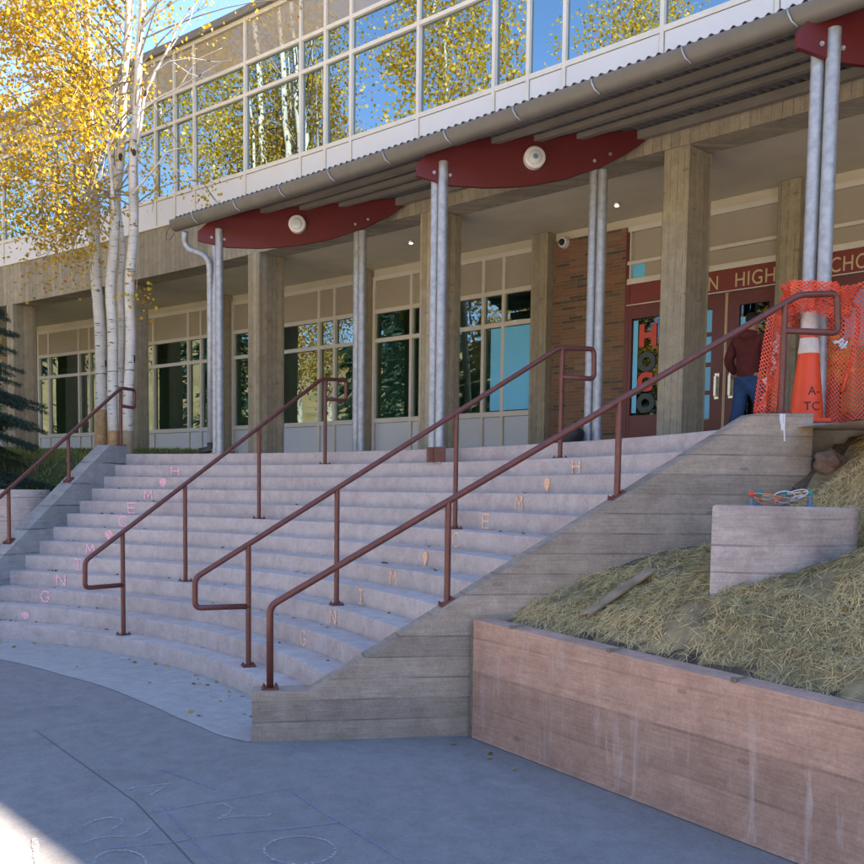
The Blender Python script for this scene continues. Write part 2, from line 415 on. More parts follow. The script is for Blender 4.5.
# ------------------------------------------------------------------ ground and plaza
g = nb()
n = 40
def sheet(x0, x1, y0, y1, z):
    b = nb(); vs = [b.verts.new((x, y, z)) for x, y in ((x0, y0), (x1, y0), (x1, y1), (x0, y1))]; b.faces.new(vs); return b
struct('ground', sheet(-400, 400, -400, 400, -.008), M['farground'])
struct('lower_plaza', sheet(-26, 9, .6, 12, -.004), M['ground'])
def ring(r0, r1, a0, a1, z, seg=64):
    b = nb(); A = [math.radians(a0 + (a1-a0)*i/seg) for i in range(seg+1)]
    i_ = [b.verts.new((CX+r0*math.cos(t), CY+r0*math.sin(t), z)) for t in A]
    o_ = [b.verts.new((CX+r1*math.cos(t), CY+r1*math.sin(t), z)) for t in A]
    for k in range(seg): b.faces.new((i_[k], o_[k], o_[k+1], i_[k+1]))
    return fix(b)
b = nb(); row = []
for i in range(65):
    dg = 65.8 + (121.5-65.8)*i/64; t = math.radians(dg); r0 = float(np.interp(dg, [65.7, 67.9, 74, 80.5, 94, 105, 122], [6.50, 6.33, 6.14, 6.03, 5.91, 5.96, 6.0]))
    row.append([b.verts.new((CX+r*math.cos(t), CY+r*math.sin(t), 0)) for r in (r0, 6.95)])
for a, c in zip(row, row[1:]): b.faces.new((a[0], a[1], c[1], c[0]))
struct('apron_pavement', fix(b), M['apron'])
def ribbon(bm, pts, w, up=(0, 0, 1), jitter=0):
    P = [Vector(tuple(p)) for p in pts]; upv = Vector(up); L = []
    for i, p in enumerate(P):
        d = (P[min(i+1, len(P)-1)] - P[max(i-1, 0)]).normalized(); s = d.cross(upv).normalized()
        ww = w*(1 + jitter*(random.random()-.5)*2)/2
        L.append((bm.verts.new(p + s*ww), bm.verts.new(p - s*ww)))
    for a, b in zip(L, L[1:]): bm.faces.new((a[0], b[0], b[1], a[1]))
def px_line(pts, z, n=12):
    Q = [at_z(u, v, z) for u, v in pts]; out = []
    for a, b in zip(Q, Q[1:]):
        for k in range(n): out.append(a + (b-a)*k/n)
    out.append(Q[-1]); return out
jb = nb()
ribbon(jb, px_line([(34, 729), (136, 802), (196, 866), (260, 935)], .0), .0045)
struct('paving_joint', jb, M['joint'])
# chalk drawings on the lower plaza
def chalk(name, lines, z, w, m, label, cat='chalk drawing'):
    b = nb()
    for L in lines: ribbon(b, px_line(L, z, 6), w, jitter=.5)
    return tag(obj(name, b, m), label, cat)
def ell(u, v, a, b_, t0=0, t1=360, n=26): return [(u + a*math.cos(math.radians(t0+(t1-t0)*i/n)), v + b_*math.sin(math.radians(t0+(t1-t0)*i/n))) for i in range(n+1)]
chalk('chalk_lines', [[(158, 768), (187, 778), (216, 789)], [(160, 802), (195, 842), (215, 866)], [(110, 848), (170, 842), (216, 834), (290, 828), (340, 822)],
      [(290, 789), (318, 809), (345, 825), (378, 845), (402, 860)], [(268, 860), (310, 870)], [(150, 812), (200, 803), (262, 793), (285, 788)]], .002, .018, M['chalkb'],
      'blue chalk box lines drawn across the lower plaza paving')
chalk('chalk_arrow', [[(112, 791), (140, 787), (170, 783), (150, 795)]], .002, .014, M['chalkw'], 'white chalk arrow drawn left of the curling digit on the plaza')
chalk('chalk_digit', [[(82, 826), (95, 820), (110, 817), (121, 819), (122, 823), (112, 829)], [(82, 843), (95, 838), (110, 836), (135, 836), (146, 832), (149, 828)]], .002, .015, M['chalkw'],
      'white chalk digit two, the one nearer the sunlit corner')
chalk('chalk_digit', [[(216, 805), (224, 803), (232, 808), (228, 814), (214, 820), (232, 816), (250, 816), (268, 816), (271, 812)]], .002, .015, M['chalkw'],
      'white chalk digit two drawn between blue box lines')
chalk('chalk_ring', [ell(300, 850, 36, 14)], .002, .016, M['chalkw'], 'complete white chalk oval at the front of the plaza')
chalk('chalk_ring', [ell(120, 862, 26, 12, 170, 380)], .002, .014, M['chalkw'], 'partial white chalk oval below the chalk digit two')
chalk('chalk_loop', [[(0, 679), (30, 682), (60, 687), (83, 694), (70, 700), (52, 702)]], .002, .012, M['chalkw'], 'faint white chalk loop at the left near the stair apron')
chalk('chalk_stroke', [[(35, 838), (37, 864), (38, 880)]], .002, .03, M['chalkw'], 'short pale chalk stroke in the sunlit corner of the plaza')

# ------------------------------------------------------------------ the curved stair
cA = np.array([-5.349, 3.440]); cd = np.array([.557, .831]); cd /= np.linalg.norm(cd); cn = np.array([-cd[1], cd[0]])  # cn points into the stair
WT = .22
def cheek_angle(R, inset):
    # angle where the circle of radius R meets a line `inset` inside the right wall's outer face
    P = cA + cn*inset - np.array([CX, CY]); b = P @ cd; c = P @ P - R*R
    s = -b + math.sqrt(b*b - c); q = P + cd*s; return math.atan2(q[1], q[0])
LANG = math.radians(120.1)
st = thing('concrete_staircase', (CX, CY+R13, 0), 'wide curved concrete staircase chalked with homecoming letters, rising to the school plaza', 'staircase')
def nose_R(k): return R13 + (13-k)*TR
for k in range(13, 0, -1):
    R0 = nose_R(k); R1 = R0 + TR + .12 if k > 1 else R0 + .55
    z1 = (14-k)*RI; z0 = z1 - RI - .03
    a0 = cheek_angle(R0, .11); a1 = LANG + .008; seg = 56; b = nb()
    prof = [(R0, z0), (R0, z1-.016), (R0+.005, z1-.005), (R0+.016, z1), (R1, z1-.002), (R1, z0)]
    rings = []
    for i in range(seg+1):
        t = a0 + (a1-a0)*i/seg
        wob = .0035*math.sin(t*37+k*2.1) + .002*math.sin(t*91+k)
        rings.append([(CX+(r+(wob if j < 4 else 0))*math.cos(t), CY+(r+(wob if j < 4 else 0))*math.sin(t), z) for j, (r, z) in enumerate(prof)])
    quad_strip(b, rings); fix(b)
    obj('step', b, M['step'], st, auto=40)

# chalk letters on the risers: strokes in (x across, y up) unit boxes
GL = {'H': [[(0, 0), (0, 1)], [(1, 0), (1, 1)], [(0, .5), (1, .5)]], 'M': [[(0, 0), (.1, 1), (.5, .35), (.9, 1), (1, 0)]],
      'E': [[(1, 1), (0, 1), (0, 0), (1, 0)], [(0, .5), (.8, .5)]], 'C': [[(1, .85), (.7, 1), (.3, 1), (0, .7), (0, .3), (.3, 0), (.7, 0), (1, .15)]],
      'I': [[(.5, 0), (.5, 1)], [(.1, 1), (.9, 1)], [(.1, 0), (.9, 0)]], 'N': [[(0, 0), (0, 1), (1, 0), (1, 1)]],
      'G': [[(.95, .85), (.6, 1), (.2, .9), (0, .5), (.2, .1), (.6, 0), (1, .2), (1, .45), (.6, .45)]]}
def fill_heart():
    out = []
    for i in range(9):
        y = .05 + .9*i/8; w = .55*min(1, .25 + (y/.6))*(1 if y < .8 else max(.5, (1-y)/.2*.6+.4))
        out.append([(.5-w, y), (.5+w, y)])
    return out
GL['heart'] = fill_heart()
def riser_mark(bm, ch, u, v, k, w, h, lw):
    R = nose_R(k) - .009
    P = at_cyl(u, v, R); th = math.atan2(P[1]-CY, P[0]-CX); z0 = (13-k)*RI + .022; hh = h
    for stroke in GL[ch]:
        pts = []
        for (x, y) in stroke:
            jx = (random.random()-.5)*.06; t = th - (x-.5+jx)*w/R
            pts.append((CX+R*math.cos(t), CY+R*math.sin(t), z0 + y*hh))
        dense = []
        for a, b in zip(pts, pts[1:]):
            for q in range(6): dense.append(np.array(a) + (np.array(b)-np.array(a))*q/6)
        dense.append(np.array(pts[-1]))
        ribbon(bm, dense, lw, (math.cos(th), math.sin(th), 0), .35)
for ch, u, v, k in (('H', 175, 470, 2), ('heart', 163, 483, 3), ('M', 148, 495, 4), ('E', 132, 508, 5), ('C', 123, 521, 6), ('heart', 109, 535, 7), ('M', 90, 548, 8),
                    ('I', 78, 565, 9), ('N', 61, 581, 10), ('G', 45, 597, 11), ('heart', 25, 612, 12)):
    b = nb(); riser_mark(b, ch, u, v, k, .13 if ch != 'heart' else .11, .13 if k != 12 else .08, .021 if ch != 'heart' else .014)
    obj('chalk_letter' if ch != 'heart' else 'chalk_heart', b, M['pink'], st)
for ch, u, v, k in (('H', 576, 465, 2), ('heart', 547, 484, 3), ('M', 519, 499, 4), ('E', 486, 520, 5), ('C', 456, 536, 6), ('heart', 425, 556, 7), ('M', 393, 576, 8),
                    ('I', 361, 594, 9), ('N', 333, 614, 10), ('G', 303, 634, 11)):
    b = nb(); riser_mark(b, ch, u, v, k, .11 if ch != 'heart' else .08, .125, .017 if ch != 'heart' else .013)
    obj('chalk_letter' if ch != 'heart' else 'chalk_heart', b, M['peach'], st)

# cheek walls
def P3(xy, z): return (xy[0], xy[1], z)
cw = thing('stair_wall', (*cA, 0), 'board-formed concrete stair wall right of the stair, sloping up from the plaza', 'wall')
prof = [(0, -.1), (0, .342), (.40, .340), (3.617, 2.322), (4.087, 2.338), (4.087, -.1)]
b = nb(); prism(b, [P3(cA + cd*s, z) for s, z in prof], (cn[0]*WT, cn[1]*WT, 0)); bevel(b, .012, 2)
obj('wall_body', b, M['cheek'], cw, auto=35)
b = nb()   # dried cement run below the last post
for dx, w, h in ((0, .022, .12), (.02, .012, .20), (-.015, .01, .07)):
    q = cA + cd*(3.83+dx) - cn*.003; ribbon(b, [P3(q, 2.325), P3(q, 2.325-h*.5), P3(q + cd*.008, 2.325-h)], w, (cn[0], cn[1], 0))
obj('cement_drip', b, M['white'], cw)
ld = np.array([math.cos(LANG), math.sin(LANG)]); ln = np.array([-ld[1], ld[0]])   # ln points out of the stair, to the left
lprof = [(6.35, -.1), (6.35, .345), (6.80, .345), (9.75, 2.345), (10.2, 2.350), (10.2, -.1)]
lw_ = thing('stair_wall', (CX+ld[0]*6.35, CY+ld[1]*6.35, 0), 'grey concrete stair wall left of the stair below the aspen trunks', 'wall')
b = nb(); prism(b, [P3(np.array([CX, CY]) + ld*s, z) for s, z in lprof], (ln[0]*WT, ln[1]*WT, 0)); bevel(b, .015, 2)
obj('wall_body', b, M['cheek_cool'], lw_, auto=35)

# retaining wall
rA = np.array([-4.462, 4.673]); rd = np.array([2.561, -.468]); rd /= np.linalg.norm(rd); rn = np.array([-rd[1], rd[0]])
rw = thing('retaining_wall', (*rA, 0), 'low pink-brown stained concrete retaining wall holding back the straw slope', 'wall')
b = nb(); L = 7.5
prism(b, [P3(rA, -.1), P3(rA, .835), P3(rA + rd*2.9, .775), P3(rA + rd*L, .70), P3(rA + rd*L, -.1)], (rn[0]*.17, rn[1]*.17, 0)); bevel(b, .01, 2)
obj('wall_body', b, M['retain'], rw, auto=35)
b = nb(); q = rA - rd*.014 - rn*.004
prism(b, [P3(q, 0), P3(q, .80), P3(q + rd*.02, .80), P3(q + rd*.02, 0)], (rn[0]*.03, rn[1]*.03, 0)); obj('joint_strip', fix(b), M['rubber'], rw)
b = nb(); q = rA + rd*.02 - rn*.012
prism(b, [P3(q, 0.001), P3(q, .02), P3(q + rd*L*.95, .02), P3(q + rd*L*.95, .001)], (rn[0]*.02, rn[1]*.02, 0)); obj('base_strip', fix(b), M['retain'], rw)
for i, (u, v) in enumerate(((511, 628), (609, 650), (734, 678))):
    p = on_plane(u, v, (*rA, 0), np.array([rn[0], rn[1], 0])); b = nb(); c0 = np.array(p[:2])
    box(b, (*(c0 + rn*.006), .842 - .0205*np.dot(c0-rA, rd)), (.03, .026, .024), math.atan2(rd[1], rd[0]))
    tube(b, [(*(c0+rn*.02), .845 - .0205*np.dot(c0-rA, rd)), (*(c0+rn*.12), .85 - .0205*np.dot(c0-rA, rd))], .006, 6)
    tag(obj('form_tie', fix(b), M['rubber']), ['form tie stub on the retaining wall closest to the stair', 'form tie stub in the middle of the retaining wall top', 'form tie stub on the retaining wall below the concrete drum'][i], 'tie stub', 'form tie stubs along the retaining wall')

# ------------------------------------------------------------------ upper plaza and kerb
pz = nb(); seg = 40
A_ = [math.radians(40 + (120.6-40)*i/seg) for i in range(seg+1)]
ins = [pz.verts.new((CX+10.45*math.cos(t), CY+10.45*math.sin(t), PL-.006)) for t in A_]
outs = [pz.verts.new((CX+22*math.cos(t), CY+22*math.sin(t), PL-.006)) for t in A_]
for k in range(seg): pz.faces.new((ins[k], outs[k], outs[k+1], ins[k+1]))
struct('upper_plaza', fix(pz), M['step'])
kd = np.array([.85, .5]); kd /= np.linalg.norm(kd); kn = np.array([-kd[1], kd[0]]); kA = np.array([-3.33, 7.05])
b = nb(); prism(b, [P3(kA - kd*.3, 1.4), P3(kA - kd*.3, 2.29), P3(kA + kd*8, 2.29), P3(kA + kd*8, 1.4)], (kn[0]*.9, kn[1]*.9, 0)); bevel(b, .01)
tag(obj('kerb_wall', b, M['kerb'], auto=35), 'low grey concrete kerb behind the straw slope under the traffic cone', 'kerb')

# ------------------------------------------------------------------ slope right of the stair
ZT = [(-.3, .70), (.17, .72), (.21, .80), (.4, .93), (.83, 1.138), (1.18, 1.246), (1.65, 1.371), (2.1, 1.66), (2.43, 1.98), (2.75, 2.2), (3.3, 2.24)]
HN = [(rng.uniform(.6, 5), rng.uniform(0, 6.28), rng.uniform(0, 6.28), rng.uniform(0, 6.28)) for _ in range(14)]
def hnoise(X, Y): return sum(np.sin(X*f*math.cos(a)+Y*f*math.sin(a)+p)/(f+1) for f, a, p, q in HN) / 5
def slope_z(X, Y):
    t = (X-rA[0])*rn[0] + (Y-rA[1])*rn[1]
    z = np.interp(t, [p[0] for p in ZT], [p[1] for p in ZT])
    along = (X-rA[0])*rd[0] + (Y-rA[1])*rd[1]
    z = z - .02*along*np.clip(1-t, 0, 1) + .09*hnoise(X*1.3, Y*1.3)*np.clip(t/.6, 0, 1)
    z = z + .20*np.exp(-(((X+1.9)/.55)**2 + ((Y-6.55)/.5)**2)) + .018*np.sin(X*17+Y*9)*np.sin(Y*21-X*6) + .012*np.sin(X*37-Y*13)*np.sin(Y*33+X*19)
    z = z + .13*np.exp(-(((X+2.6)/.6)**2 + ((Y-4.95)/.35)**2)) + .20*np.exp(-(((X+1.95)/.33)**2 + ((Y-5.35)/.4)**2))
    return np.minimum(z, 2.25)
xs = np.arange(-5.2, 5.0, .075); ys = np.arange(2.6, 8.3, .075)
vid = {}; V = []; F = []
for i, x in enumerate(xs):
    for j, y in enumerate(ys):
        t = (x-rA[0])*rn[0] + (y-rA[1])*rn[1]; s = (x-cA[0])*cn[0] + (y-cA[1])*cn[1]
        if t > .09 and t < 3.4 and s < .12:
            vid[i, j] = len(V); V.append((x, y, float(slope_z(x, y)) - .012))
for (i, j) in list(vid):
    q = [(i, j), (i+1, j), (i+1, j+1), (i, j+1)]
    if all(k in vid for k in q): F.append([vid[k] for k in q])
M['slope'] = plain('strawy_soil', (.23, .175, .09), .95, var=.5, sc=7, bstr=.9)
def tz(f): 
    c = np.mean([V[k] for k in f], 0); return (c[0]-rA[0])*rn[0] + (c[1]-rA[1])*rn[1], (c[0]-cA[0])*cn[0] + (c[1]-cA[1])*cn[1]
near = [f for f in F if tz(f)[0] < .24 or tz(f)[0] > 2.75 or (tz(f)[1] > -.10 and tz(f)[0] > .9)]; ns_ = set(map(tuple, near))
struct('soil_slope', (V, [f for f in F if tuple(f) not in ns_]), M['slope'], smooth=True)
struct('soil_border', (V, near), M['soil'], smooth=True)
ns = 210000
sx_ = rng.uniform(-4.7, .9, ns); sy_ = rng.uniform(3.7, 7.6, ns)
t_ = (sx_-rA[0])*rn[0] + (sy_-rA[1])*rn[1]; c_ = (sx_-cA[0])*cn[0] + (sy_-cA[1])*cn[1]
bare = hnoise(sx_*2.5+3, sy_*2.5)
ok = (t_ > .20 + .03*np.sin(sx_*7) + .02*np.sin(sx_*23)) & (t_ < 3.15) & (c_ < -.03) & (rng.random(ns) < np.clip((t_-.15)/.25, .3, 1)) & ~((np.hypot((sx_+2.98)/.2, (sy_-6.85)/.24) < 1))
ok &= ~((np.sin(sx_*5.3+1)*np.sin(sy_*6.1+sx_*2) > .62) & (rng.random(ns) < .8))
ok &= ~((c_ > -.12) & (t_ > .9) & (rng.random(ns) < .8))
sx_, sy_ = sx_[ok], sy_[ok]; ns = len(sx_)
sz_ = slope_z(sx_, sy_) + rng.uniform(-.006, .022, ns)
ang = rng.normal(-.3, 1.3, ns); Ls = rng.uniform(.018, .075, ns)
gx = (slope_z(sx_+.05, sy_) - slope_z(sx_-.05, sy_))/.1; gy = (slope_z(sx_, sy_+.05) - slope_z(sx_, sy_-.05))/.1
dx, dy = np.cos(ang), np.sin(ang)
D = unit(np.stack([dx, dy, gx*dx + gy*dy + rng.normal(0, .08, ns)], 1))
Sd = unit(np.cross(D, unit(np.stack([-gx + rng.normal(0, .4, ns), -gy + rng.normal(0, .4, ns), np.ones(ns)], 1))))
mound = np.clip((sy_-5.9)/1.0, 0, 1)*.25 + np.clip(.25*bare[ok]*4, -.25, .25)
Ls *= np.where(rng.random(ns) < .12, 1.6, 1)
tint = np.clip(rng.normal(.46, .26, ns) + mound, 0, .94); tint[rng.random(ns) < .015] = 1
tag(quads_mesh('straw_mulch', np.stack([sx_, sy_, sz_], 1), D*Ls[:, None], Sd*rng.uniform(.0010, .0024, ns)[:, None], tint, M['straw']),
    'loose straw mulch spread over the slope right of the stair', 'straw', kind='stuff')
# plank lying in the straw
b = nb(); p0 = at_d(583, 607, 6.05); p1 = at_d(652, 592, 6.25)
def on_slope(p, dz=.0): return np.array([p[0], p[1], float(slope_z(p[0], p[1])) + dz])
q0, q1 = on_slope(p0, .03), on_slope(p1, .035); dd = unit(q1-q0); sd = unit(np.cross(dd, [0, 0, 1]))
prism(b, [q0 - sd*.045, q0 + sd*.03 + dd*.06, q0 + sd*.05, q1 + sd*.045, q1 - sd*.05], (0, 0, .022)); bevel(b, .003, 1)
tag(obj('wood_plank', b, M['wood']), 'short weathered wooden plank lying on the straw', 'plank')
# a clod of earth at the foot of the stair wall corner
b = nb(); bmesh.ops.create_icosphere(b, subdivisions=4, radius=.095)
for v in b.verts:
    q = v.co.copy(); v.co *= 1 + .16*math.sin(q.x*47+1)*math.sin(q.y*41+2) + .12*math.sin(q.z*53+q.x*29) + random.uniform(-.03, .03)
    v.co.x *= 1.15; v.co.z *= .95; v.co += Vector((-2.93, 6.80, float(slope_z(-2.93, 6.80)) + .03))
M['clod'] = plain('dry_brown_earth', (.16, .105, .075), .95, var=.35, sc=14, bstr=.9)
tag(obj('earth_clod', b, M['clod']), 'brown clod of dry earth at the foot of the stair wall corner', 'clod')

# concrete drums (lamp bases) and the electrical stubs in the right one
def drum(name, plan, z0, z1, label, tilt=0):
    b = nb(); n_ = len(plan)
    cx_ = sum(p[0] for p in plan)/n_; cy_ = sum(p[1] for p in plan)/n_
    rings = []
    for z, s in ((z0, 1), (z1-.018, 1), (z1-.005, .99), (z1, .97)):
        rings.append([(cx_+(p[0]-cx_)*s, cy_+(p[1]-cy_)*s, z - (tilt*(i/n_) if z > z0 else 0)) for i, p in enumerate(plan)])
    quad_strip(b, rings); fix(b)
    return tag(obj(name, b, M['drum'], auto=30), label, 'concrete base')
right = np.array([.6906, .7231]); fwd = np.array([-.7231, .6906])
pL = np.array(at_d(712, 520, 5.5)[:2])
plan = [pL]
for i in range(1, 9): plan.append(pL + right*(.85*i/8) - fwd*(.07*math.sin(math.pi*i/8)) + fwd*(.16*(i/8)**2))
for i in range(1, 10):
    a = -math.pi/2 + math.pi*.75*i/9; plan.append(pL + right*(.83 + .18*math.cos(a)) + fwd*(.36 + .20*math.sin(a)))
plan += [pL + right*.45 + fwd*.60, pL + right*.27 + fwd*.56, pL + right*.13 + fwd*.25]
drum('concrete_drum', plan, .8, 1.662, 'pale concrete drum with knots in its face, standing in the straw', .02)
pR = np.array(at_d(46, 500, 13.0)[:2]); cD = pR - right*.5 + fwd*.05
drum('concrete_drum', [cD + .5*np.array([math.cos(a), math.sin(a)]) for a in [2*math.pi*i/36 for i in range(36)]], .6, 1.69, 'grey concrete drum on the lawn behind the left stair wall')
dc = pL + right*.42 + fwd*.26; zt = 1.652
th = thing('electrical_stub', (dc[0], dc[1], zt), 'bundle of capped conduits and coiled wires on the right concrete drum', 'wires')
for u, v, r, cap in ((759, 494, .017, 'teal'), (784, 493, .014, 'teal'), (810, 494, .016, 'teal'), (752, 501, .012, None)):
    p = np.array(at_d(u, v, 5.75)); b = nb(); p[2] = max(p[2], zt+.05)
    tube(b, [(p[0], p[1], zt-.02), (p[0], p[1], p[2])], r, 10); s_ = obj('conduit', fix(b), M['pvc'], th, auto=40)
    if cap:
        b = nb(); bmesh.ops.create_uvsphere(b, u_segments=10, v_segments=6, radius=r*1.35, matrix=Matrix.Translation((p[0], p[1], p[2]+.005))); obj('cap', b, M[cap], s_, smooth=True)
    b = nb(); lathe(b, (p[0], p[1], zt-.004), [(r*2.0, 0), (r*2.0, .014), (r*1.2, .02)], 10); obj('collar', fix(b), M['pvc'], s_, auto=40)
def coil(c, rad, turns, m, seedx, tilt, w=.0035):
    r_ = random.Random(seedx); b = nb(); pts = []
    for i in range(int(turns*18)):
        a = i/18*2*math.pi; k = rad*(1 + .25*math.sin(a*.37+seedx)); 
        p = Vector((k*math.cos(a), k*.5*math.sin(a)*math.cos(tilt) + .01*math.sin(a*.61), .45*k*math.sin(a+seedx)*math.sin(tilt)+.05+.015*math.sin(a*.43+seedx)))
        pts.append(Vector(c) + Vector((p.x*right[0]+p.y*fwd[0], p.x*right[1]+p.y*fwd[1], max(p.z, .004))))
    tube(b, pts, w, 6); obj('wire', fix(b), m, th, smooth=True)
def drumtop(u, dep): 
    p = at_d(u, 505, dep); return (p[0], p[1], zt)
coil(drumtop(790, 5.75), .085, 3.2, M['wirew'], 1, 1.3); coil(drumtop(795, 5.8), .07, 2.6, M['wireo'], 2, 1.2); coil(drumtop(783, 5.7), .06, 2.2, M['wirew'], 3, 1.45)
coil(drumtop(770, 5.7), .09, 2, M['wireo'], 4, .35); coil(drumtop(778, 5.72), .12, 2.3, M['wireg'], 5, .25); coil(drumtop(762, 5.75), .05, 1.6, M['wirew'], 6, .8)
coil(drumtop(797, 5.72), .08, 1.6, M['wireg'], 7, .6)
for u, v in ((752, 494), (777, 501)):
    p = at_d(u, v, 5.72); b = nb(); bmesh.ops.create_icosphere(b, subdivisions=2, radius=.02, matrix=Matrix.Translation(p)); obj('wire_cap', b, M['wirer'], th, smooth=True)
    b = nb(); tube(b, [p, (p[0]+.03, p[1]+.03, zt+.03), (p[0]+.07, p[1]+.05, zt)], .004, 6); obj('wire', fix(b), M['wireo'], th, smooth=True)

# ------------------------------------------------------------------ handrails
def plate(parent, p, rz, slope=0., dirv=None):
    b = nb(); box(b, (0, 0, .006), (.115, .115, .012))
    for sx in (-1, 1):
        for sy in (-1, 1):
            lathe(b, (sx*.042, sy*.042, .012), [(.011, 0), (.011, .012), (.005, .013), (.005, .022)], 8)
    fix(b); m4 = Matrix.Translation(p) @ Matrix.Rotation(rz, 4, 'Z') @ Matrix.Rotation(-slope, 4, 'Y')
    b.transform(m4); obj('base_plate', b, M['rail'], parent, auto=30)
def handrail(label, path, posts, rz, slopes):
    base = posts[0][0]
    t = thing('handrail', (base[0], base[1], base[2]), label, 'handrail', 'rust-brown handrails of the stair')
    b = nb(); tube(b, rounded(path, .055, 6), .0245, 14); fix(b); obj('rail', b, M['rail'], t, smooth=True)
    for (p, ztop), sl in zip(posts, slopes):
        b = nb(); tube(b, [p, (p[0], p[1], ztop)], .0235, 12); fix(b)
        o = obj('post', b, M['rail'], t, auto=40); plate(o, Vector(tuple(p)), rz, sl)
# rail C on the right wall
pc = np.array([*(cA + cn*.11), 0]); n3 = np.array([cn[0], cn[1], 0])
def C_(u, v): return on_plane(u, v, pc, n3)
rzc = math.atan2(cd[1], cd[0]); tops = []
def wall_top(s): return np.interp(s, [0, .4, 3.617, 4.087], [.342, .340, 2.322, 2.338])
def s_of(p): return float((np.array(p[:2]) - cA) @ cd)
b0, t0_, t3, e1, e2 = C_(270, 687), C_(270, 606), C_(799, 295), C_(837, 293.5), C_(838, 333)
posts = []; sl = []
def rail_z(p):
    s = s_of(p); return float(np.interp(s, [s_of(t0_), s_of(t3)], [t0_[2], t3[2]]))
for u, v, slp in ((447, 605, .553), (617, 497, .553), (781, 412, 0)):
    p = C_(u, v); p[2] = wall_top(s_of(p)); posts.append((p, rail_z(p))); sl.append(slp)
pe = posts[-1][0].copy(); 
low = [b0.copy()]; b0[2] = wall_top(s_of(b0))
end_in = np.array([pe[0], pe[1], e2[2]])
handrail('nearest handrail, on top of the right stair wall', [b0, t0_, t3, e1, e2, end_in], posts, rzc, sl)
pl_parent = [o for o in bpy.data.objects if o.name.startswith('handrail') and o.type == 'EMPTY'][-1]
plate([o for o in pl_parent.children if o.name.startswith('rail')][0], Vector(tuple(b0)), rzc, 0)
# rails A and B on the stair
def stair_rail(label, a, z, pts_post, up0, loop_lo, loop_hi):
    a = np.array(a); z_ = np.array(z); d = (z_-a)/np.linalg.norm(z_-a); nn = np.array([-d[1], d[0], 0]); P0 = np.array([*a, 0])
    f = lambda u, v: on_plane(u, v, P0, nn)
    lo1, lo2 = f(*loop_lo[0]), f(*loop_lo[1]); hi0, hi1, hi2 = [f(*q) for q in loop_hi]
    posts = []
    for (u, v, tread) in pts_post:
        p = f(u, v); p[2] = (14-tread)*RI; posts.append(p)
    s = lambda p: float((p[:2]-a) @ d)
    zr = lambda p: float(np.interp(s(p), [s(lo1), s(hi0)], [lo1[2], hi0[2]]))
    ps = [(p, zr(p)) for p in posts]
    path = [np.array([posts[0][0], posts[0][1], lo2[2]]), lo2, lo1, hi0, hi1, hi2, np.array([posts[-1][0], posts[-1][1], hi2[2]])]
    handrail(label, path, ps, math.atan2(d[1], d[0]), [0]*len(ps))
stair_rail('left handrail of the two standing on the steps', (-9.315, 4.402), (-9.729, 7.364), ((123.5, 632, 13), (185.5, 579, 10), (259, 518, 6), (325, 462.5, 2)), 0,
           ((85, 561), (85, 588)), ((322, 379), (346, 380), (346, 401)))
stair_rail('right handrail of the two standing on the steps', (-6.948, 4.433), (-5.775, 7.247), ((248.5, 661, 13), (336.5, 600, 10), (455, 525, 6), (560, 457, 2)), 0,
           ((195, 578), (195, 608)), ((559, 348), (594, 349), (594, 379)))
# rail D on the left wall
lc = np.array([CX, CY]) + ln*.11; pd = np.array([*lc, 0]); nD = np.array([ln[0], ln[1], 0])
def D_(u, v): return on_plane(u, v, pd, nD)
sD = lambda p: float((np.array(p[:2]) - lc) @ ld)
def ltop(s): return np.interp(s, [6.35, 6.8, 9.75, 10.2], [.345, .345, 2.345, 2.35])
hi0, hi1, hi2 = D_(121, 388), D_(134.5, 390), D_(134.5, 408)
lowp = D_(0, 497); dirD = (hi0 - lowp); 
lo1 = hi0 - dirD*(sD(hi0)-6.55)/(sD(hi0)-sD(lowp)); lo2 = np.array([lo1[0], lo1[1], .345])
posts = []; sl = []
zD = lambda p: float(np.interp(sD(p), [sD(lo1), sD(hi0)], [lo1[2], hi0[2]]))
for u, v, slp in ((9.5, 550, .595), (69, 489, .595), (121, 445, 0)):
    p = D_(u, v); p[2] = ltop(sD(p)); posts.append((p, zD(p))); sl.append(slp)
handrail('handrail on top of the left stair wall, in front of the aspens', [lo2, lo1, hi0, hi1, hi2, np.array([posts[-1][0][0], posts[-1][0][1], hi2[2]])], posts, math.atan2(ld[1], ld[0]), sl)

# ------------------------------------------------------------------ school building
bd = thing('school_building', (-8, 9.2, PL), 'two-storey school building with reflecting upper glazing over a concrete colonnade', 'building')
MOD = 3.73; XR = -12.23
XL, XE = -44., 16.
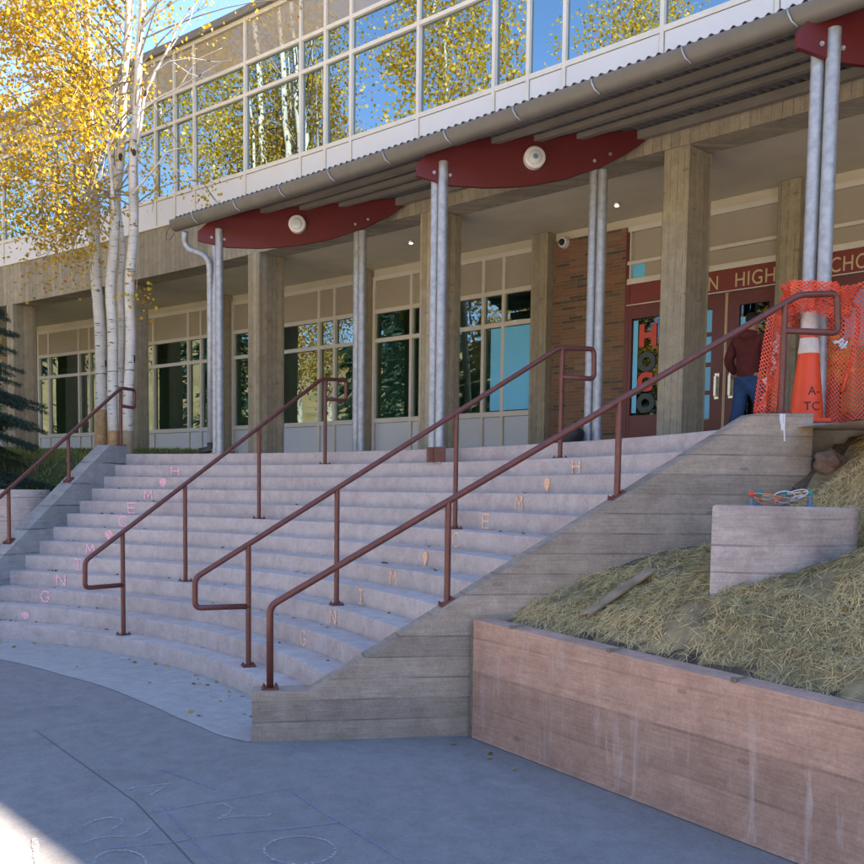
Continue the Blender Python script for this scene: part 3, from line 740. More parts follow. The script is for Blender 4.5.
# upper storey glazing: every strip between two mullions is one window part
def xs_module(mi): return [XR + MOD*mi + q for q in (0, .545, 1.09, 2.41)]
strips = []
for mi in range(-5, 5):
    e = xs_module(mi) + [XR + MOD*(mi+1)]
    strips += list(zip(e, e[1:]))
GX0, GX1 = strips[0][0], strips[-1][1]
for (x0, x1) in strips:
    b = nb(); fw = .025
    cbox(b, UP, x0-fw, x0+fw, -.04, .034, 6.452, 9.42)
    for z0, z1, o in ((6.91, 6.975, .031), (8.155, 8.21, .031), (8.655, 8.712, .031), (9.35, 9.418, .031)):
        cbox(b, UP, x0+fw-.001, x1-fw+.001, -.04, o, z0, z1)
    w = obj('window', fix(b), M['frame'], bd)
    for z0, z1 in ((6.975, 8.155), (8.21, 8.655)):
        b = nb(); t1, t2 = random.uniform(-.008, .008), random.uniform(-.006, .006)
        xa, xb = x0+fw, x1-fw
        vs = [b.verts.new((xa, fy(UP, xa)+.012+t1, z0+0)), b.verts.new((xb, fy(UP, xb)+.012-t1, z0)), b.verts.new((xb, fy(UP, xb)+.012-t1+t2, z1)), b.verts.new((xa, fy(UP, xa)+.012+t1+t2, z1))]
        b.faces.new(vs); obj('pane', b, M['glassup'], w)
    b = nb(); cbox(b, UP, x0+fw, x1-fw, -.03, .0, 8.712, 9.35); obj('blind_panel', fix(b), M['upblind'], w)
    b = nb(); cbox(b, UP, x0+fw+.012, x1-fw-.012, -.03, .02, 6.46, 6.902); obj('spandrel_panel', fix(b), M['panel'], w)
for nm, args, m in (
    ('coping', (UP, XL, XE, -.3, .10, 9.42, 9.54, 40), 'coping'),
    ('concrete_beam', (UP, XL, XE, -.40, .03, 5.60, 6.45, 40), 'beam'),
    ('soffit', (UP, XL, XE, -2.9, -.40, 5.66, 5.80, 40), 'soffit'),
    ('parapet_trim', (UP, XL, XE, -.3, .055, 6.43, 6.462, 40), 'frame'),
    ('upper_floor', (UP, XL, XE, -6.5, -.05, 6.455, 6.60, 40), 'floorin'),
    ('upper_back_wall', (UP, XL, XE, -6.6, -6.5, 5.8, 9.5, 40), 'wallin'),
    ('upper_ceiling', (UP, XL, XE, -12., -.06, 9.36, 9.50, 40), 'wallin'),
    ('back_wall', (UP, XL, XE, -12.1, -12., 0, 9.5, 40), 'wallin'),
    ('room_back_wall', (WN, XL, XE, -5.1, -5., PL, 5.8, 40), 'wallin'),
    ('room_floor', (WN, XL, XE, -5.0, -.06, PL-.1, PL+.003, 40), 'floorin'),
    ('room_ceiling', (WN, XL, XE, -5.0, -.06, 5.55, 5.68, 40), 'wallin'),
    ('head_wall', (WN, XL, XE, -.08, .01, 5.535, 5.70, 40), 'soffit')):
    b = nb(); cbox(b, *args); obj(nm, fix(b), M[m], bd)
for xa, xb in ((XL, GX0-.04), (GX1+.04, XE)):
    b = nb(); cbox(b, UP, xa, xb, -.05, .02, 6.46, 9.42, 12); obj('upper_wall', fix(b), M['panel'], bd)
b = nb()
for xx in (XL, XE): cbox(b, UP, xx-.1, xx+.1, -12.1, 0, 0, 9.45)
obj('end_wall', fix(b), M['wallin'], bd)
# colonnade
for i in range(-7, 5):
    X = -9.76 + MOD*i
    if X > 13: continue
    b = nb(); y = fy(UP, X)
    prism(b, [(X, y-.02, 1.9), (X+.325, y-.02, 1.9), (X+.325, y+.50, 1.9), (X, y+.50, 1.9)], (0, 0, 3.71)); bevel(b, .018, 1)
    obj('column', b, M['column'], bd)
# window wall behind the colonnade
PX = [-5.67 - 3.78*i for i in range(0, 8)]
for X in PX + [-1.9, 1.88]:
    b = nb(); cbox(b, WN, X, X+.29, -.08, .22, 1.9, 5.66); bevel(b, .012, 1); obj('pilaster', b, M['column'], bd)
def low_window(X0, X1, mull, blue=False):
    b = nb(); f = .028; E = [X0] + mull + [X1]
    for x in E: cbox(b, WN, x-f, x+f, -.05, .04, PL-.02, 5.53)
    rows = ((2.955, 3.035), (4.375, 4.445), (4.885, 4.955), (5.46, 5.532))
    for a, c in zip(E, E[1:]):
        for z0, z1 in rows: cbox(b, WN, a+f-.001, c-f+.001, -.05, .037, z0, z1)
    w = obj('window', fix(b), M['frame'], bd)
    for a, c in zip(E, E[1:]):
        for z0, z1 in ((3.035, 4.375), (4.445, 4.885)):
            p = nb(); t1 = random.uniform(-.006, .006)
            vs = [p.verts.new((a+f, fy(WN, a+f)+.01+t1, z0)), p.verts.new((c-f, fy(WN, c-f)+.01-t1, z0)), p.verts.new((c-f, fy(WN, c-f)+.01-t1, z1)), p.verts.new((a+f, fy(WN, a+f)+.01+t1, z1))]
            p.faces.new(vs); obj('pane', p, M['glasslow'], w)
        p = nb(); cbox(p, WN, a+f, c-f, -.03, .0, 4.955, 5.46); obj('blind_panel', fix(p), M['blind'], w)
        p = nb(); cbox(p, WN, a+f+.01, c-f-.01, -.03, .015, PL-.02, 2.95); obj('lower_panel', fix(p), M['lowpanel'], w)
    return w
for X in PX[1:]:
    w = low_window(X-3.78+.29+.028, X-.028, [X-2.60, X-2.20, X-1.06, X-.66])
    if abs(X - PX[1]) < .01:
        p = nb(); cbox(p, WN, X-.90, X-.04, .012, .03, 3.05, 4.36); bevel(p, .004, 1)
        obj('blue_panel', p, M['skyblue'], w, label='window pane with its sky reflection painted in opaque sky-blue')  # opaque blue panel stands for sky reflected in the pane
# brick wall by the entrance
b = nb(); cbox(b, WN, PX[1]+.29, -7.93, -.2, .05, PL-.02, 5.535, 4); obj('brick_wall', fix(b), M['brick'], bd)
# entrance: door frames, leaves, sidelight, name board
fx0, fx1 = -7.93, PX[0]
def fr(bm, a, c, z0, z1, o=.05, back=-.06): cbox(bm, WN, a, c, back, o, z0, z1, max(1, int((c-a)/.4)))
for a, c, z0, z1 in ((fx0, fx0+.07, PL, 5.46), (-7.20, -7.12, PL, 4.44), (fx1-.02, fx1+.0, PL, 4.44), (fx0+.07, -7.20, 4.28, 4.44)):
    b = nb(); fr(b, a, c, z0, z1); obj('door_frame', fix(b), M['maroon'], bd)
b = nb(); fr(b, fx0+.07, fx1, 4.44, 4.715, .04); nb_ = obj('name_board', fix(b), M['sign'], bd)
b = nb()
for z0, z1 in ((4.425, 4.438), (4.722, 4.80), (5.0, 5.045), (5.46, 5.53)): fr(b, fx0+.03, fx1, z0, z1, .058)
for x in (fx0+.03, -7.16): fr(b, x, x+.05, 4.80, 5.46, .05)
tw = obj('transom_window', fix(b), M['frame'], bd)
b = nb(); fr(b, fx0+.08, fx1, 5.046, 5.459, .0); obj('blind_panel', fix(b), M['blind'], tw)
b = nb(); fr(b, fx0+.28, fx1, 4.801, 4.999, .0); obj('blind_panel', fix(b), M['blind'], tw)
b = nb(); fr(b, fx0+.08, fx0+.279, 4.801, 4.999, .0); obj('blue_panel', fix(b), M['skyblue'], tw)
def board_text(s, x, size, parent, sx=1.0):
    sl_ = 2*WN[1]*x; text_mesh(s, size, frame4((x, fy(WN, x)-.043, 4.475), (1, sl_, 0), (0, 0, 1)), M['gold'], 'lettering', parent, .003, sx)
board_text('N', -6.675, .262, nb_, .80); board_text('HIGH', -6.30, .262, nb_, .84)
def leaf_door(x0, x1, gx0, gx1, hinge_right, lites, handle_x):
    b = nb(); zt_ = 4.415
    fr(b, x0, gx0, PL+.01, zt_, .03); fr(b, gx1, x1, PL+.01, zt_, .03)
    zz = [2.757] + [z for z in lites] + [4.24]
    fr(b, gx0, gx1, PL+.01, zz[0], .028); fr(b, gx0, gx1, zz[-1], zt_, .028)
    for z in lites: fr(b, gx0, gx1, z-.022, z+.022, .026)
    d = obj('door', fix(b), M['maroon'], bd)
    b = nb(); vs = [b.verts.new((x, fy(WN, x)+.0, z)) for x, z in ((gx0, zz[0]), (gx1, zz[0]), (gx1, zz[-1]), (gx0, zz[-1]))]; b.faces.new(vs); obj('pane', b, M['doorglass'], d)
    b = nb(); cbox(b, WN, handle_x-.035, handle_x+.035, .03, .042, 3.02, 3.37); cbox(b, WN, handle_x-.02, handle_x+.02, .07, .09, 3.06, 3.33)
    for z in (3.07, 3.30): cbox(b, WN, handle_x-.015, handle_x+.015, .042, .07, z, z+.025)
    obj('pull_handle', bevel(b, .004, 1), M['chrome'], d); return d
mx_ = -6.40
dl_ = leaf_door(-7.115, mx_-.018, -6.99, -6.60, False, (3.12, 3.495, 3.90), mx_-.10)
dr_ = leaf_door(mx_+.018, fx1-.022, -6.22, -5.82, True, (), mx_+.10)
b = nb(); cbox(b, WN, mx_-.016, mx_-.004, .0, .036, PL, 4.42); cbox(b, WN, mx_+.004, mx_+.016, .0, .036, PL, 4.42); obj('meeting_stile', fix(b), M['gold'], dl_)
# sky-blue strips and paper letters on the glass
def strip(parent, x0, x1, z0, z1, m=M['skyblue']):
    b = nb(); cbox(b, WN, x0, x1, .006, .010, z0, z1); return obj('colour_strip', fix(b), m, parent)
for z0, z1 in ((2.78, 3.09), (3.15, 3.465), (3.525, 3.87), (3.93, 4.22)): strip(dl_, -6.715, -6.605, z0, z1)
strip(dr_, -6.21, -6.10, 3.92, 4.08)
strip(dl_, -6.80, -6.72, 3.27, 3.31, M['teal'])
b = nb(); fr(b, fx0+.07, fx0+.115, PL, 4.28, .045); fr(b, fx0+.115, -7.20, PL, 2.86, .04); fr(b, -7.245, -7.20, 2.86, 4.28, .045); fr(b, fx0+.115, -7.245, 4.235, 4.28, .045)
sd_ = obj('sidelight', fix(b), M['maroon'], bd)
b = nb(); xa, xb = fx0+.115, -7.245
vs = [b.verts.new((x, fy(WN, x)+.0, z)) for x, z in ((xa, 2.86), (xb, 2.86), (xb, 4.235), (xa, 4.235))]; b.faces.new(vs); obj('pane', b, M['doorglass'], sd_)
strip(sd_, xa+.012, xa+.085, 2.90, 4.21)
def wall_letter(s, x, z, size, m, parent, sx=1.0):
    o = text_mesh(s, size, frame4((x, fy(WN, x)-.012, z), (1, 2*WN[1]*x, 0), (0, 0, 1)), m, 'paper_letter', parent, .004, sx, .022); return o
for s, z, m in (('H', 3.85, 'letterred'), ('O', 3.50, 'lettergrey'), ('C', 3.22, 'letterred'), ('O', 2.92, 'lettergrey')):
    wall_letter(s, xa+.10, z, .40 if s == 'H' else .33, M[m], sd_, 1.0)
def poly_on_glass(pts, m, parent):
    b = nb(); vs = [b.verts.new((x, fy(WN, x)-.008, z)) for x, z in pts]; b.faces.new(vs); obj('paper_letter', b, m, parent)
poly_on_glass([(-6.92, 3.98), (-6.86, 4.2), (-6.80, 4.2), (-6.73, 3.98), (-6.77, 3.98), (-6.83, 4.1), (-6.88, 3.98)], M['letterred'], dl_)
star = [(-6.80 + (.11 if i % 2 == 0 else .045)*math.sin(i*math.pi/5), 3.68 + (.11 if i % 2 == 0 else .045)*math.cos(i*math.pi/5)) for i in range(10)]
poly_on_glass(star, M['letterred'], dl_)
# second pair of doors right of the next pilaster
b = nb(); fr(b, PX[0]+.29, -1.9, 4.44, 4.715, .04); nb2 = obj('name_board', fix(b), M['sign'], bd)
board_text('SCHOOL', -5.17, .255, nb2, .78)
b = nb()
for z0, z1 in ((4.425, 4.438), (4.722, 4.80), (5.0, 5.045), (5.46, 5.53)): fr(b, PX[0]+.29, -1.9, z0, z1, .058)
tw = obj('transom_window', fix(b), M['frame'], bd)
b = nb(); fr(b, PX[0]+.29, -1.9, 5.046, 5.459, .0); obj('blind_panel', fix(b), M['blind'], tw)
b = nb(); fr(b, PX[0]+.29, -1.9, 4.801, 4.999, .0); obj('blind_panel', fix(b), M['blind'], tw)
for a, c in ((PX[0]+.29, PX[0]+.36), (-1.97, -1.9)):
    b = nb(); fr(b, a, c, PL, 4.44); obj('door_frame', fix(b), M['maroon'], bd)
xx = [-5.29, -4.45, -3.61, -2.77, -1.98]
for i, (a, c) in enumerate(zip(xx, xx[1:])):
    leaf_door(a, c-.01, a+.40, c-.16, False, (), (c-.09) if i % 2 == 0 else a+.08)
for xa, xb in ((XL, PX[-1]-.01), (-1.6, XE)):
    b = nb(); cbox(b, WN, xa, xb, -.1, .0, PL-.02, 5.54, 10); obj('plain_wall', fix(b), M['lowpanel'], bd)

# small fittings under the soffit and on the brick
def downlight(u, v, label):
    p = at_z(u, v, 5.66); b = nb(); lathe(b, (p[0], p[1], 5.62), [(.05, .04), (.05, .01), (.042, .0), (.03, .012)], 14); fix(b)
    t = thing('downlight', (p[0], p[1], 5.64), label, 'light', 'small downlights in the colonnade soffit')
    obj('ring', b, M['chrome'], t, auto=40)
    m = bpy.data.materials.get('lamp_glow') or mat('lamp_glow')[0]; bs = m.node_tree.nodes['Principled BSDF']; bs.inputs['Emission Color'].default_value = (1, .9, .75, 1); bs.inputs['Emission Strength'].default_value = 3
    b = nb(); lathe(b, (p[0], p[1], 5.614), [(.026, 0.012), (.026, .004), (.012, 0)], 10); fix(b); obj('bulb', b, m, t, auto=40)
downlight(617, 203, 'small lit downlight in the soffit above the brick wall'); downlight(411, 241, 'small lit downlight in the soffit behind the middle column')
p = at_f(565, 243, (WN[0]-.05, WN[1])); cm = thing('security_camera', tuple(p), 'white dome security camera high on the brick wall', 'camera')
b = nb(); bmesh.ops.create_cone(b, cap_ends=True, segments=20, radius1=.085, radius2=.075, depth=.07, matrix=Matrix.Translation((p[0], p[1]-.035, p[2])) @ Matrix.Rotation(math.pi/2, 4, 'X')); obj('housing', b, M['white'], cm, auto=40)
b = nb(); bmesh.ops.create_uvsphere(b, u_segments=16, v_segments=8, radius=.05, matrix=Matrix.Translation((p[0], p[1]-.075, p[2]))); obj('dome', b, M['black'], cm, smooth=True)

# ------------------------------------------------------------------ canopy
ca = thing('entrance_canopy', (-7.6, 8.0, PL), 'corrugated metal canopy with dark red lens-shaped beams on paired galvanised poles', 'canopy')
cx0, cx1 = -12.42, 1.4
def roof_z(fr_): return 5.600 + .28*fr_
nx = int((cx1-cx0)/.0125); V = []; F = []
for i in range(nx+1):
    X = cx0 + (cx1-cx0)*i/nx; yg = fy(GU, X) - .06; yb = fy(UP, X) - .035
    w = .019*math.sin((X-cx0)*2*math.pi/.10)
    for j, q in enumerate((0, .5, 1)): V.append((X, yg + (yb-yg)*q, roof_z(q) + w))
    for j, q in enumerate((1, .5, 0)): V.append((X, yg + (yb-yg)*q, roof_z(q) + w - .006))
for i in range(nx):
    for j in range(6):
        k = (j+1) % 6; F.append((i*6+j, i*6+k, (i+1)*6+k, (i+1)*6+j))
F.append(tuple(range(6))); F.append(tuple(nx*6+5-j for j in range(6)))
obj('roof_sheet', (V, F), M['roof'], ca)
# half-round gutter
b = nb(); prof = [(.085*math.cos(a), .085*math.sin(a)) for a in [math.pi + math.pi*i/10 for i in range(11)]]
prof = [(-.095, .035)] + [(-.095, .0)] + prof[1:-1] + [(.085, .035)]
inner = [(q[0]*.93, q[1]*.93) for q in reversed(prof)]
full = prof + inner
rings = []
for i in range(29):
    X = cx0 + (cx1-cx0)*i/28; Y = fy(GU, X) - .055
    rings.append([(X, Y + q[0], 5.505 + q[1]*1.2) for q in full])
quad_strip(b, rings); fix(b); gt = obj('gutter', b, M['gutter'], ca, auto=35)
b = nb(); p0 = [(cx0-.0, fy(GU, cx0)-.12, 5.50), (cx0-.12, fy(GU, cx0)-.12, 5.42), (cx0-.2, fy(GU, cx0)-.1, 5.33), (cx0-.14, fy(GU, cx0)-.08, 5.30), (cx0-.02, fy(GU, cx0)-.06, 5.38)]
tube(b, rounded(p0, .08, 5), .007, 6); obj('end_loop', fix(b), M['gutter'], gt, smooth=True)
X = cx0 + .55
while X < 1.2:
    b = nb(); Y = fy(GU, X) - .055; pts = [(X, Y-.104, 5.545), (X+.01, Y-.102, 5.50), (X+.03, Y-.082, 5.445), (X+.06, Y-.04, 5.405)]
    tube(b, pts, .008, 6); obj('bracket', fix(b), M['galv'], gt, smooth=True); X += .92
for q, hgt in ((.16, .06), (.34, .06), (.52, .06), (.70, .06), (.96, .10)):
    b = nb(); rings = []
    for i in range(25):
        X = cx0+.05 + (cx1-cx0-.1)*i/24; yg = fy(GU, X)-.06; yb = fy(UP, X)-.06; Y = yg + (yb-yg)*q; z = roof_z(q) - .028
        rings.append([(X, Y-.035, z-hgt), (X, Y+.035, z-hgt), (X, Y+.035, z), (X, Y-.035, z)])
    quad_strip(b, rings); obj('purlin', fix(b), M['purlin'], ca)
BM = [((-12.0, 6.83), (.6886, .7251), 2.944), ((-7.81, 7.15), (.6062, .7953), 2.656), ((-3.51, 7.23), (.575, .818), 2.55), ((.85, 7.25), (.55, .835), 2.5)]
LOW = [(0, 5.345), (0.003, 5.215), (.14, 5.13), (.30, 5.125), (.47, 5.165), (.63, 5.26), (.80, 5.43), (.92, 5.61), (.985, 5.745), (1.0, 5.775)]
lz = lambda f: float(np.interp(f, [p[0] for p in LOW[1:]], [p[1] for p in LOW[1:]]))
for bi, (p0, d, L) in enumerate(BM):
    p0 = np.array(p0); d = np.array(d); nr = np.array([d[1], -d[0]])
    b = nb(); poly = []
    low = [(0, 5.215)] + [(f, lz(f)) for f in np.linspace(.02, .985, 26)]
    for f, z in low: poly.append(P3(p0 + d*L*f - nr*.025, z))
    for f in (.985, .75, .5, .25, .10): poly.append(P3(p0 + d*L*f - nr*.025, roof_z(f)-.024))
    poly.append(P3(p0 - nr*.025, 5.345))
    prism(b, poly, (nr[0]*.05, nr[1]*.05, 0)); bevel(b, .004, 1)
    be = obj('beam', b, M['redbeam'], ca)
    for s in (.20, .38, [2.22, 2.02, 1.93, 1.9][bi], [2.40, 2.20, 2.11, 2.1][bi]):
        q = p0 + d*s + nr*.025; z = max(5.24, lz(s/L) + .09)
        k = nb(); lathe(k, (0, 0, 0), [(.020, 0), (.020, .006), (.013, .006), (.013, .018)], 6); fix(k)
        k.transform(Matrix.Translation((q[0], q[1], z)) @ Vector((0, 0, 1)).rotation_difference(Vector((nr[0], nr[1], 0))).to_matrix().to_4x4()); obj('bolt', k, M['galv'], be)
    for s in (.29, [2.31, 2.11, 2.02, 2.0][bi]):
        for side in (-1, 1):
            c = p0 + d*s + np.array([.062*side - .036, -.003*side]); zb = PL - .02; ztop = 5.38 if side > 0 else lz(s/L) + .1
            if bi == 1 and s < 1: zb = 12*RI - .01
            if bi >= 2 and s < 1: zb = 2.28
            b = nb(); tube(b, [(c[0], c[1], zb), (c[0], c[1], ztop)], .055, 18); fix(b)
            po = obj('pole', b, M['galv'], ca, auto=40)
            if bi == 1 and s < 1:
                b = nb(); box(b, (c[0], c[1], 12*RI + .085), (.125, .125, .17), math.atan2(d[1], d[0])); obj('pole_shoe', bevel(b, .006, 1), M['rail'], po)
            else:
                b = nb(); lathe(b, (c[0], c[1], zb+.02), [(.085, 0), (.085, .012), (.06, .013)], 16); obj('foot_flange', fix(b), M['galv'], po, auto=40)
# downspout at the left end
pp = [at_f(u, v, (PI_[0]-.45+.05*i, PI_[1])) for i, (u, v) in enumerate(((185, 232), (184.5, 243), (190, 250), (203, 254), (209.5, 262), (210, 290)))]
pp.append(np.array([pp[-1][0], pp[-1][1], PL+.05]))
b = nb(); tube(b, rounded(pp, .08, 5), .045, 12); fix(b); obj('downspout', b, M['galv'], ca, smooth=True)
b = nb(); q = pp[-1]; tube(b, rounded([(q[0], q[1], PL+.16), (q[0], q[1], PL+.06), (q[0]-.10, q[1]-.12, PL+.03)], .05, 4), .05, 10); obj('spout_shoe', fix(b), M['black'], ca, smooth=True)
# round lamps on the beams
for bi, s, z, lab in ((0, 1.41, 5.45, 'round white bulkhead lamp on the red beam nearest the aspens'), (1, 1.32, 5.46, 'round white bulkhead lamp on the middle red beam')):
    p0, d, L = BM[bi]; p0 = np.array(p0); d = np.array(d); nr = np.array([d[1], -d[0]]); c = p0 + d*s + nr*.025
    t = thing('bulkhead_lamp', (c[0], c[1], z), lab, 'lamp', 'round lamps on the canopy beams')
    rot = Vector((0, 0, 1)).rotation_difference(Vector((nr[0], nr[1], 0))).to_matrix().to_4x4()
    m4 = Matrix.Translation((c[0], c[1], z)) @ rot
    b = nb(); lathe(b, (0, 0, 0), [(.12, 0), (.12, .075), (.105, .09), (.085, .092)], 26); fix(b); b.transform(m4); obj('drum', b, M['white'], t, auto=40)
    b = nb(); lathe(b, (0, 0, .088), [(.083, 0), (.07, .012), (.03, .02)], 22); fix(b); b.transform(m4); obj('lens', b, M['lens'], t, smooth=True)
    if bi == 1:
        b = nb(); lathe(b, (0, 0, .107), [(.03, 0), (.026, .008)], 12); fix(b); b.transform(m4); obj('sensor', b, M['pvc'], t, auto=40)
# black bag at the back pole
p = at_cyl(572, 436, 11.2); b = nb(); bmesh.ops.create_icosphere(b, subdivisions=3, radius=.15, matrix=Matrix.Translation((p[0], p[1], PL+.11)))
for v in b.verts:
    v.co.z = PL + max(0, (v.co.z-PL))*(.95 + .12*math.sin(v.co.x*17)); v.co.x += .03*math.sin(v.co.z*21)
tag(obj('duffel_bag', b, M['black'], smooth=True), 'black bag slumped on the plaza beside the galvanised poles', 'bag')

# ------------------------------------------------------------------ traffic cone, netting, tape
cc = at_d(806, 421, 7.4); cx_, cy_ = cc[0], cc[1]; zb = 2.292
cone = thing('traffic_cone', (cx_, cy_, zb), 'tall orange traffic cone with two pale collars wrapped in netting', 'cone')
rc = lambda z: .135 - (.135-.036)*z/.98
def cone_part(name, z0, z1, m, e=0., n=3):
    b = nb(); lathe(b, (cx_, cy_, zb), [(rc(z)+e, z) for z in np.linspace(z0, z1, n)] + ([] if name != 'cone_body' else [(.03, .99)]), 28); fix(b); return obj(name, b, m, cone, auto=40)
b = nb(); box(b, (cx_+.02, cy_, zb+.018), (.37, .37, .034), .3); obj('base', bevel(b, .012, 2), M['orange'], cone)
body = cone_part('cone_body', .03, .98, M['orange'], 0, 8)
cone_part('collar', .555, .675, M['cream'], .003); cone_part('collar', .72, .885, M['cream'], .003)
vd = np.array([cx_, cy_]); vd = -vd/np.linalg.norm(vd); side = np.array([-vd[1], vd[0]]);  # side: to the viewer's right
for s, z, dx in (('A-', .225, .006), ('TC', .105, -.028)):
    r_ = rc(z+.04) + .004; tl = (.135-.036)/.98
    nrm = (vd + side*.42); nrm /= np.linalg.norm(nrm); tg = np.array([-nrm[1], nrm[0]])
    o3 = np.array([cx_, cy_]) + nrm*r_ - tg*(.045-dx)
    text_mesh(s, .095, frame4((o3[0], o3[1], zb+z), (tg[0], tg[1], 0), (-nrm[0]*tl, -nrm[1]*tl, 1)), M['stencil'], 'stencil_lettering', cone, .002)

def netting(surf, na, nbk, w=.008, fade=None):
    """diamond mesh of thin flat strands on a parametric surface surf(a,b)"""
    bm = nb()
    def strand(path):
        P = [Vector(tuple(surf(a, c))) for a, c in path]
        if len(P) < 2: return
        rings = []
        for i, p in enumerate(P):
            d = (P[min(i+1, len(P)-1)] - P[max(i-1, 0)]); d = d.normalized() if d.length else Vector((1, 0, 0))
            s = d.cross(Vector((vd[0], vd[1], 0))).normalized()*w*.5; t = Vector((vd[0], vd[1], 0))*.0012
            rings.append([p+s-t, p+s+t, p-s+t, p-s-t])
        quad_strip(bm, rings)
    for k in range(-nbk, na):
        p1 = []; p2 = []
        for j in range(nbk+1):
            a = (k + j)/na; c = j/nbk
            if 0 <= a <= 1: p1.append((a, c)); p2.append((a, 1-c))
        strand(p1); strand(p2)
    return bm
nt_ = thing('safety_netting', (-3.2, 7.3, 2.29), 'orange plastic safety netting draped round the poles and the traffic cone', 'netting')
a0 = np.array(at_d(819, 300, 7.42)); a1 = np.array(at_d(900, 300, 7.05))
def s_right(a, c):
    p = a0 + (a1-a0)*a; ztop = 3.345 + .03*min(1, a*2.0); zlo = 2.31
    wav = .03*math.sin(a*9 + c*3) + .02*math.sin(a*23)
    return (p[0]-vd[0]*wav, p[1]-vd[1]*wav, zlo + (ztop-zlo)*c + .02*math.sin(a*14))
obj('net_panel', fix(netting(s_right, 20, 30)), M['net'], nt_)
# bunch around the poles and cone head
pc3 = (BM[2][0][0] + .575*.29, BM[2][0][1] + .818*.29)
bc = (np.array(pc3) + np.array([cx_, cy_]))/2
def s_wrap(a, c):
    th_ = math.pi*2*a; rr = .225 + .03*math.sin(th_*5 + c*4) + .02*math.sin(th_*11)
    rx = rr*(1.0 + .1*c)
    z = 3.12 + .25*c + .035*math.sin(th_*2+1)
    q = bc + (right*math.cos(th_)*rx*1.0 + fwd*math.sin(th_)*rx*1.3)
    return (q[0], q[1], z)
for i in range(2):
    obj('net_bunch', fix(netting(lambda a, c, i=i: tuple(np.array(s_wrap(a + .013*i, c)) + np.array([.012*i, -.008*i, .03*i - .04*c*i])), 40, 8, .007)), M['net'], nt_)
# left tail hanging to the wall top
t0 = np.array(at_d(772, 310, 7.15)); t1 = np.array(at_d(757, 412, 7.0))
def s_tail(a, c):
    p = t1 + (t0-t1)*c; wv = .11*(1-.35*c)
    q = p[:2] + right*((a-.15)*wv*1.7) + fwd*(.035*math.sin(a*13+c*2))
    return (q[0], q[1], p[2] - .05*math.sin(a*3.1))
obj('net_tail', fix(netting(s_tail, 7, 26, .007)), M['net'], nt_)
b = nb()
def px_tube(pts, r): tube(b, rounded([at_d(u, v, d) for u, v, d in pts], .05, 4), r, 8)
px_tube([(774, 312, 7.2), (783, 345, 7.2), (777, 375, 7.15), (764, 400, 7.1), (757, 412, 7.05)], .014)
px_tube([(774, 312, 7.2), (790, 305, 7.3), (812, 299, 7.3), (826, 300, 7.35)], .016)
px_tube([(838, 300, 7.35), (858, 305, 7.3), (858, 330, 7.3), (850, 365, 7.3), (842, 392, 7.3)], .016)
px_tube([(812, 288, 7.45), (816, 281, 7.45), (821, 287, 7.45), (820, 296, 7.4)], .009)
obj('folded_hem', fix(b), M['net'], nt_, smooth=True)
b = nb(); r_ = random.Random(5)
for i in range(22):
    u, v = r_.uniform(826, 846), r_.uniform(338, 378); p = Vector(tuple(at_d(u, v, 7.62 + r_.uniform(-.05, .05)))); dv = Vector((r_.uniform(-1, 1), r_.uniform(-1, 1), r_.uniform(-1.4, .6))).normalized()
    ribbon(b, [p, p + dv*.06 + Vector((0, 0, .02)), p + dv*.13 - Vector((0, 0, .02))], .04, (r_.uniform(-.3, .3)+vd[0], vd[1], .4))
tag(obj('barrier_tape', b, M['yellow']), 'crumpled yellow barrier tape hanging behind the orange netting', 'tape')
def knot(spots_, w_, label):
    b = nb(); P = []
    for u, v, d in spots_:
        c = np.array(at_d(u, v, d))
        for _ in range(3): P.append(c + rng.normal(0, .014, 3))
    ribbon(b, P, w_, (vd[0], vd[1], .3), .4); tag(obj('plastic_ribbon', b, M['lens']), label, 'ribbon')
knot([(r_.uniform(834, 850), r_.uniform(332, 348), 7.28) for _ in range(8)], .016, 'white plastic ribbon knotted into the netting right of the traffic cone')
knot([(776 - i*.9 + r_.uniform(-4, 4), 334 + i*4.7, 7.2) for i in range(16)], .024, 'white plastic ribbon threaded down the netting tail left of the cone')

# ------------------------------------------------------------------ person at the door
def skin_mesh(name, verts, edges, m, parent=None, sub=2):
    me = bpy.data.meshes.new(name); me.from_pydata([v[0] for v in verts], edges, [])
    o = bpy.data.objects.new(name, me); COL.objects.link(o)
    md = o.modifiers.new('s', 'SKIN'); md.use_smooth_shade = True
    for i, v in enumerate(verts):
        sv = me.skin_vertices[0].data[i]; sv.radius = v[1] if hasattr(v[1], '__len__') else (v[1], v[1]); sv.use_root = (i == 0)
    o.modifiers.new('u', 'SUBSURF').levels = sub; o.modifiers['u'].render_levels = sub
    bpy.context.view_layer.update()
    nm = bpy.data.meshes.new_from_object(o.evaluated_get(bpy.context.evaluated_depsgraph_get()))
    bpy.data.objects.remove(o); nm.name = name; nm.materials.clear(); nm.materials.append(m); nm.shade_smooth()
    q = bpy.data.objects.new(name, nm); COL.objects.link(q)
    if parent: q.parent = parent
    return q
pp_ = at_d(747, 430, 11.6)
pb = bpy.data.objects.new('person', None); COL.objects.link(pb); pb.location = (pp_[0], pp_[1], PL); WLD[pb.name] = Vector(pb.location)
tag(pb, 'person in a maroon sweatshirt and blue jeans walking in at the doors', 'person')
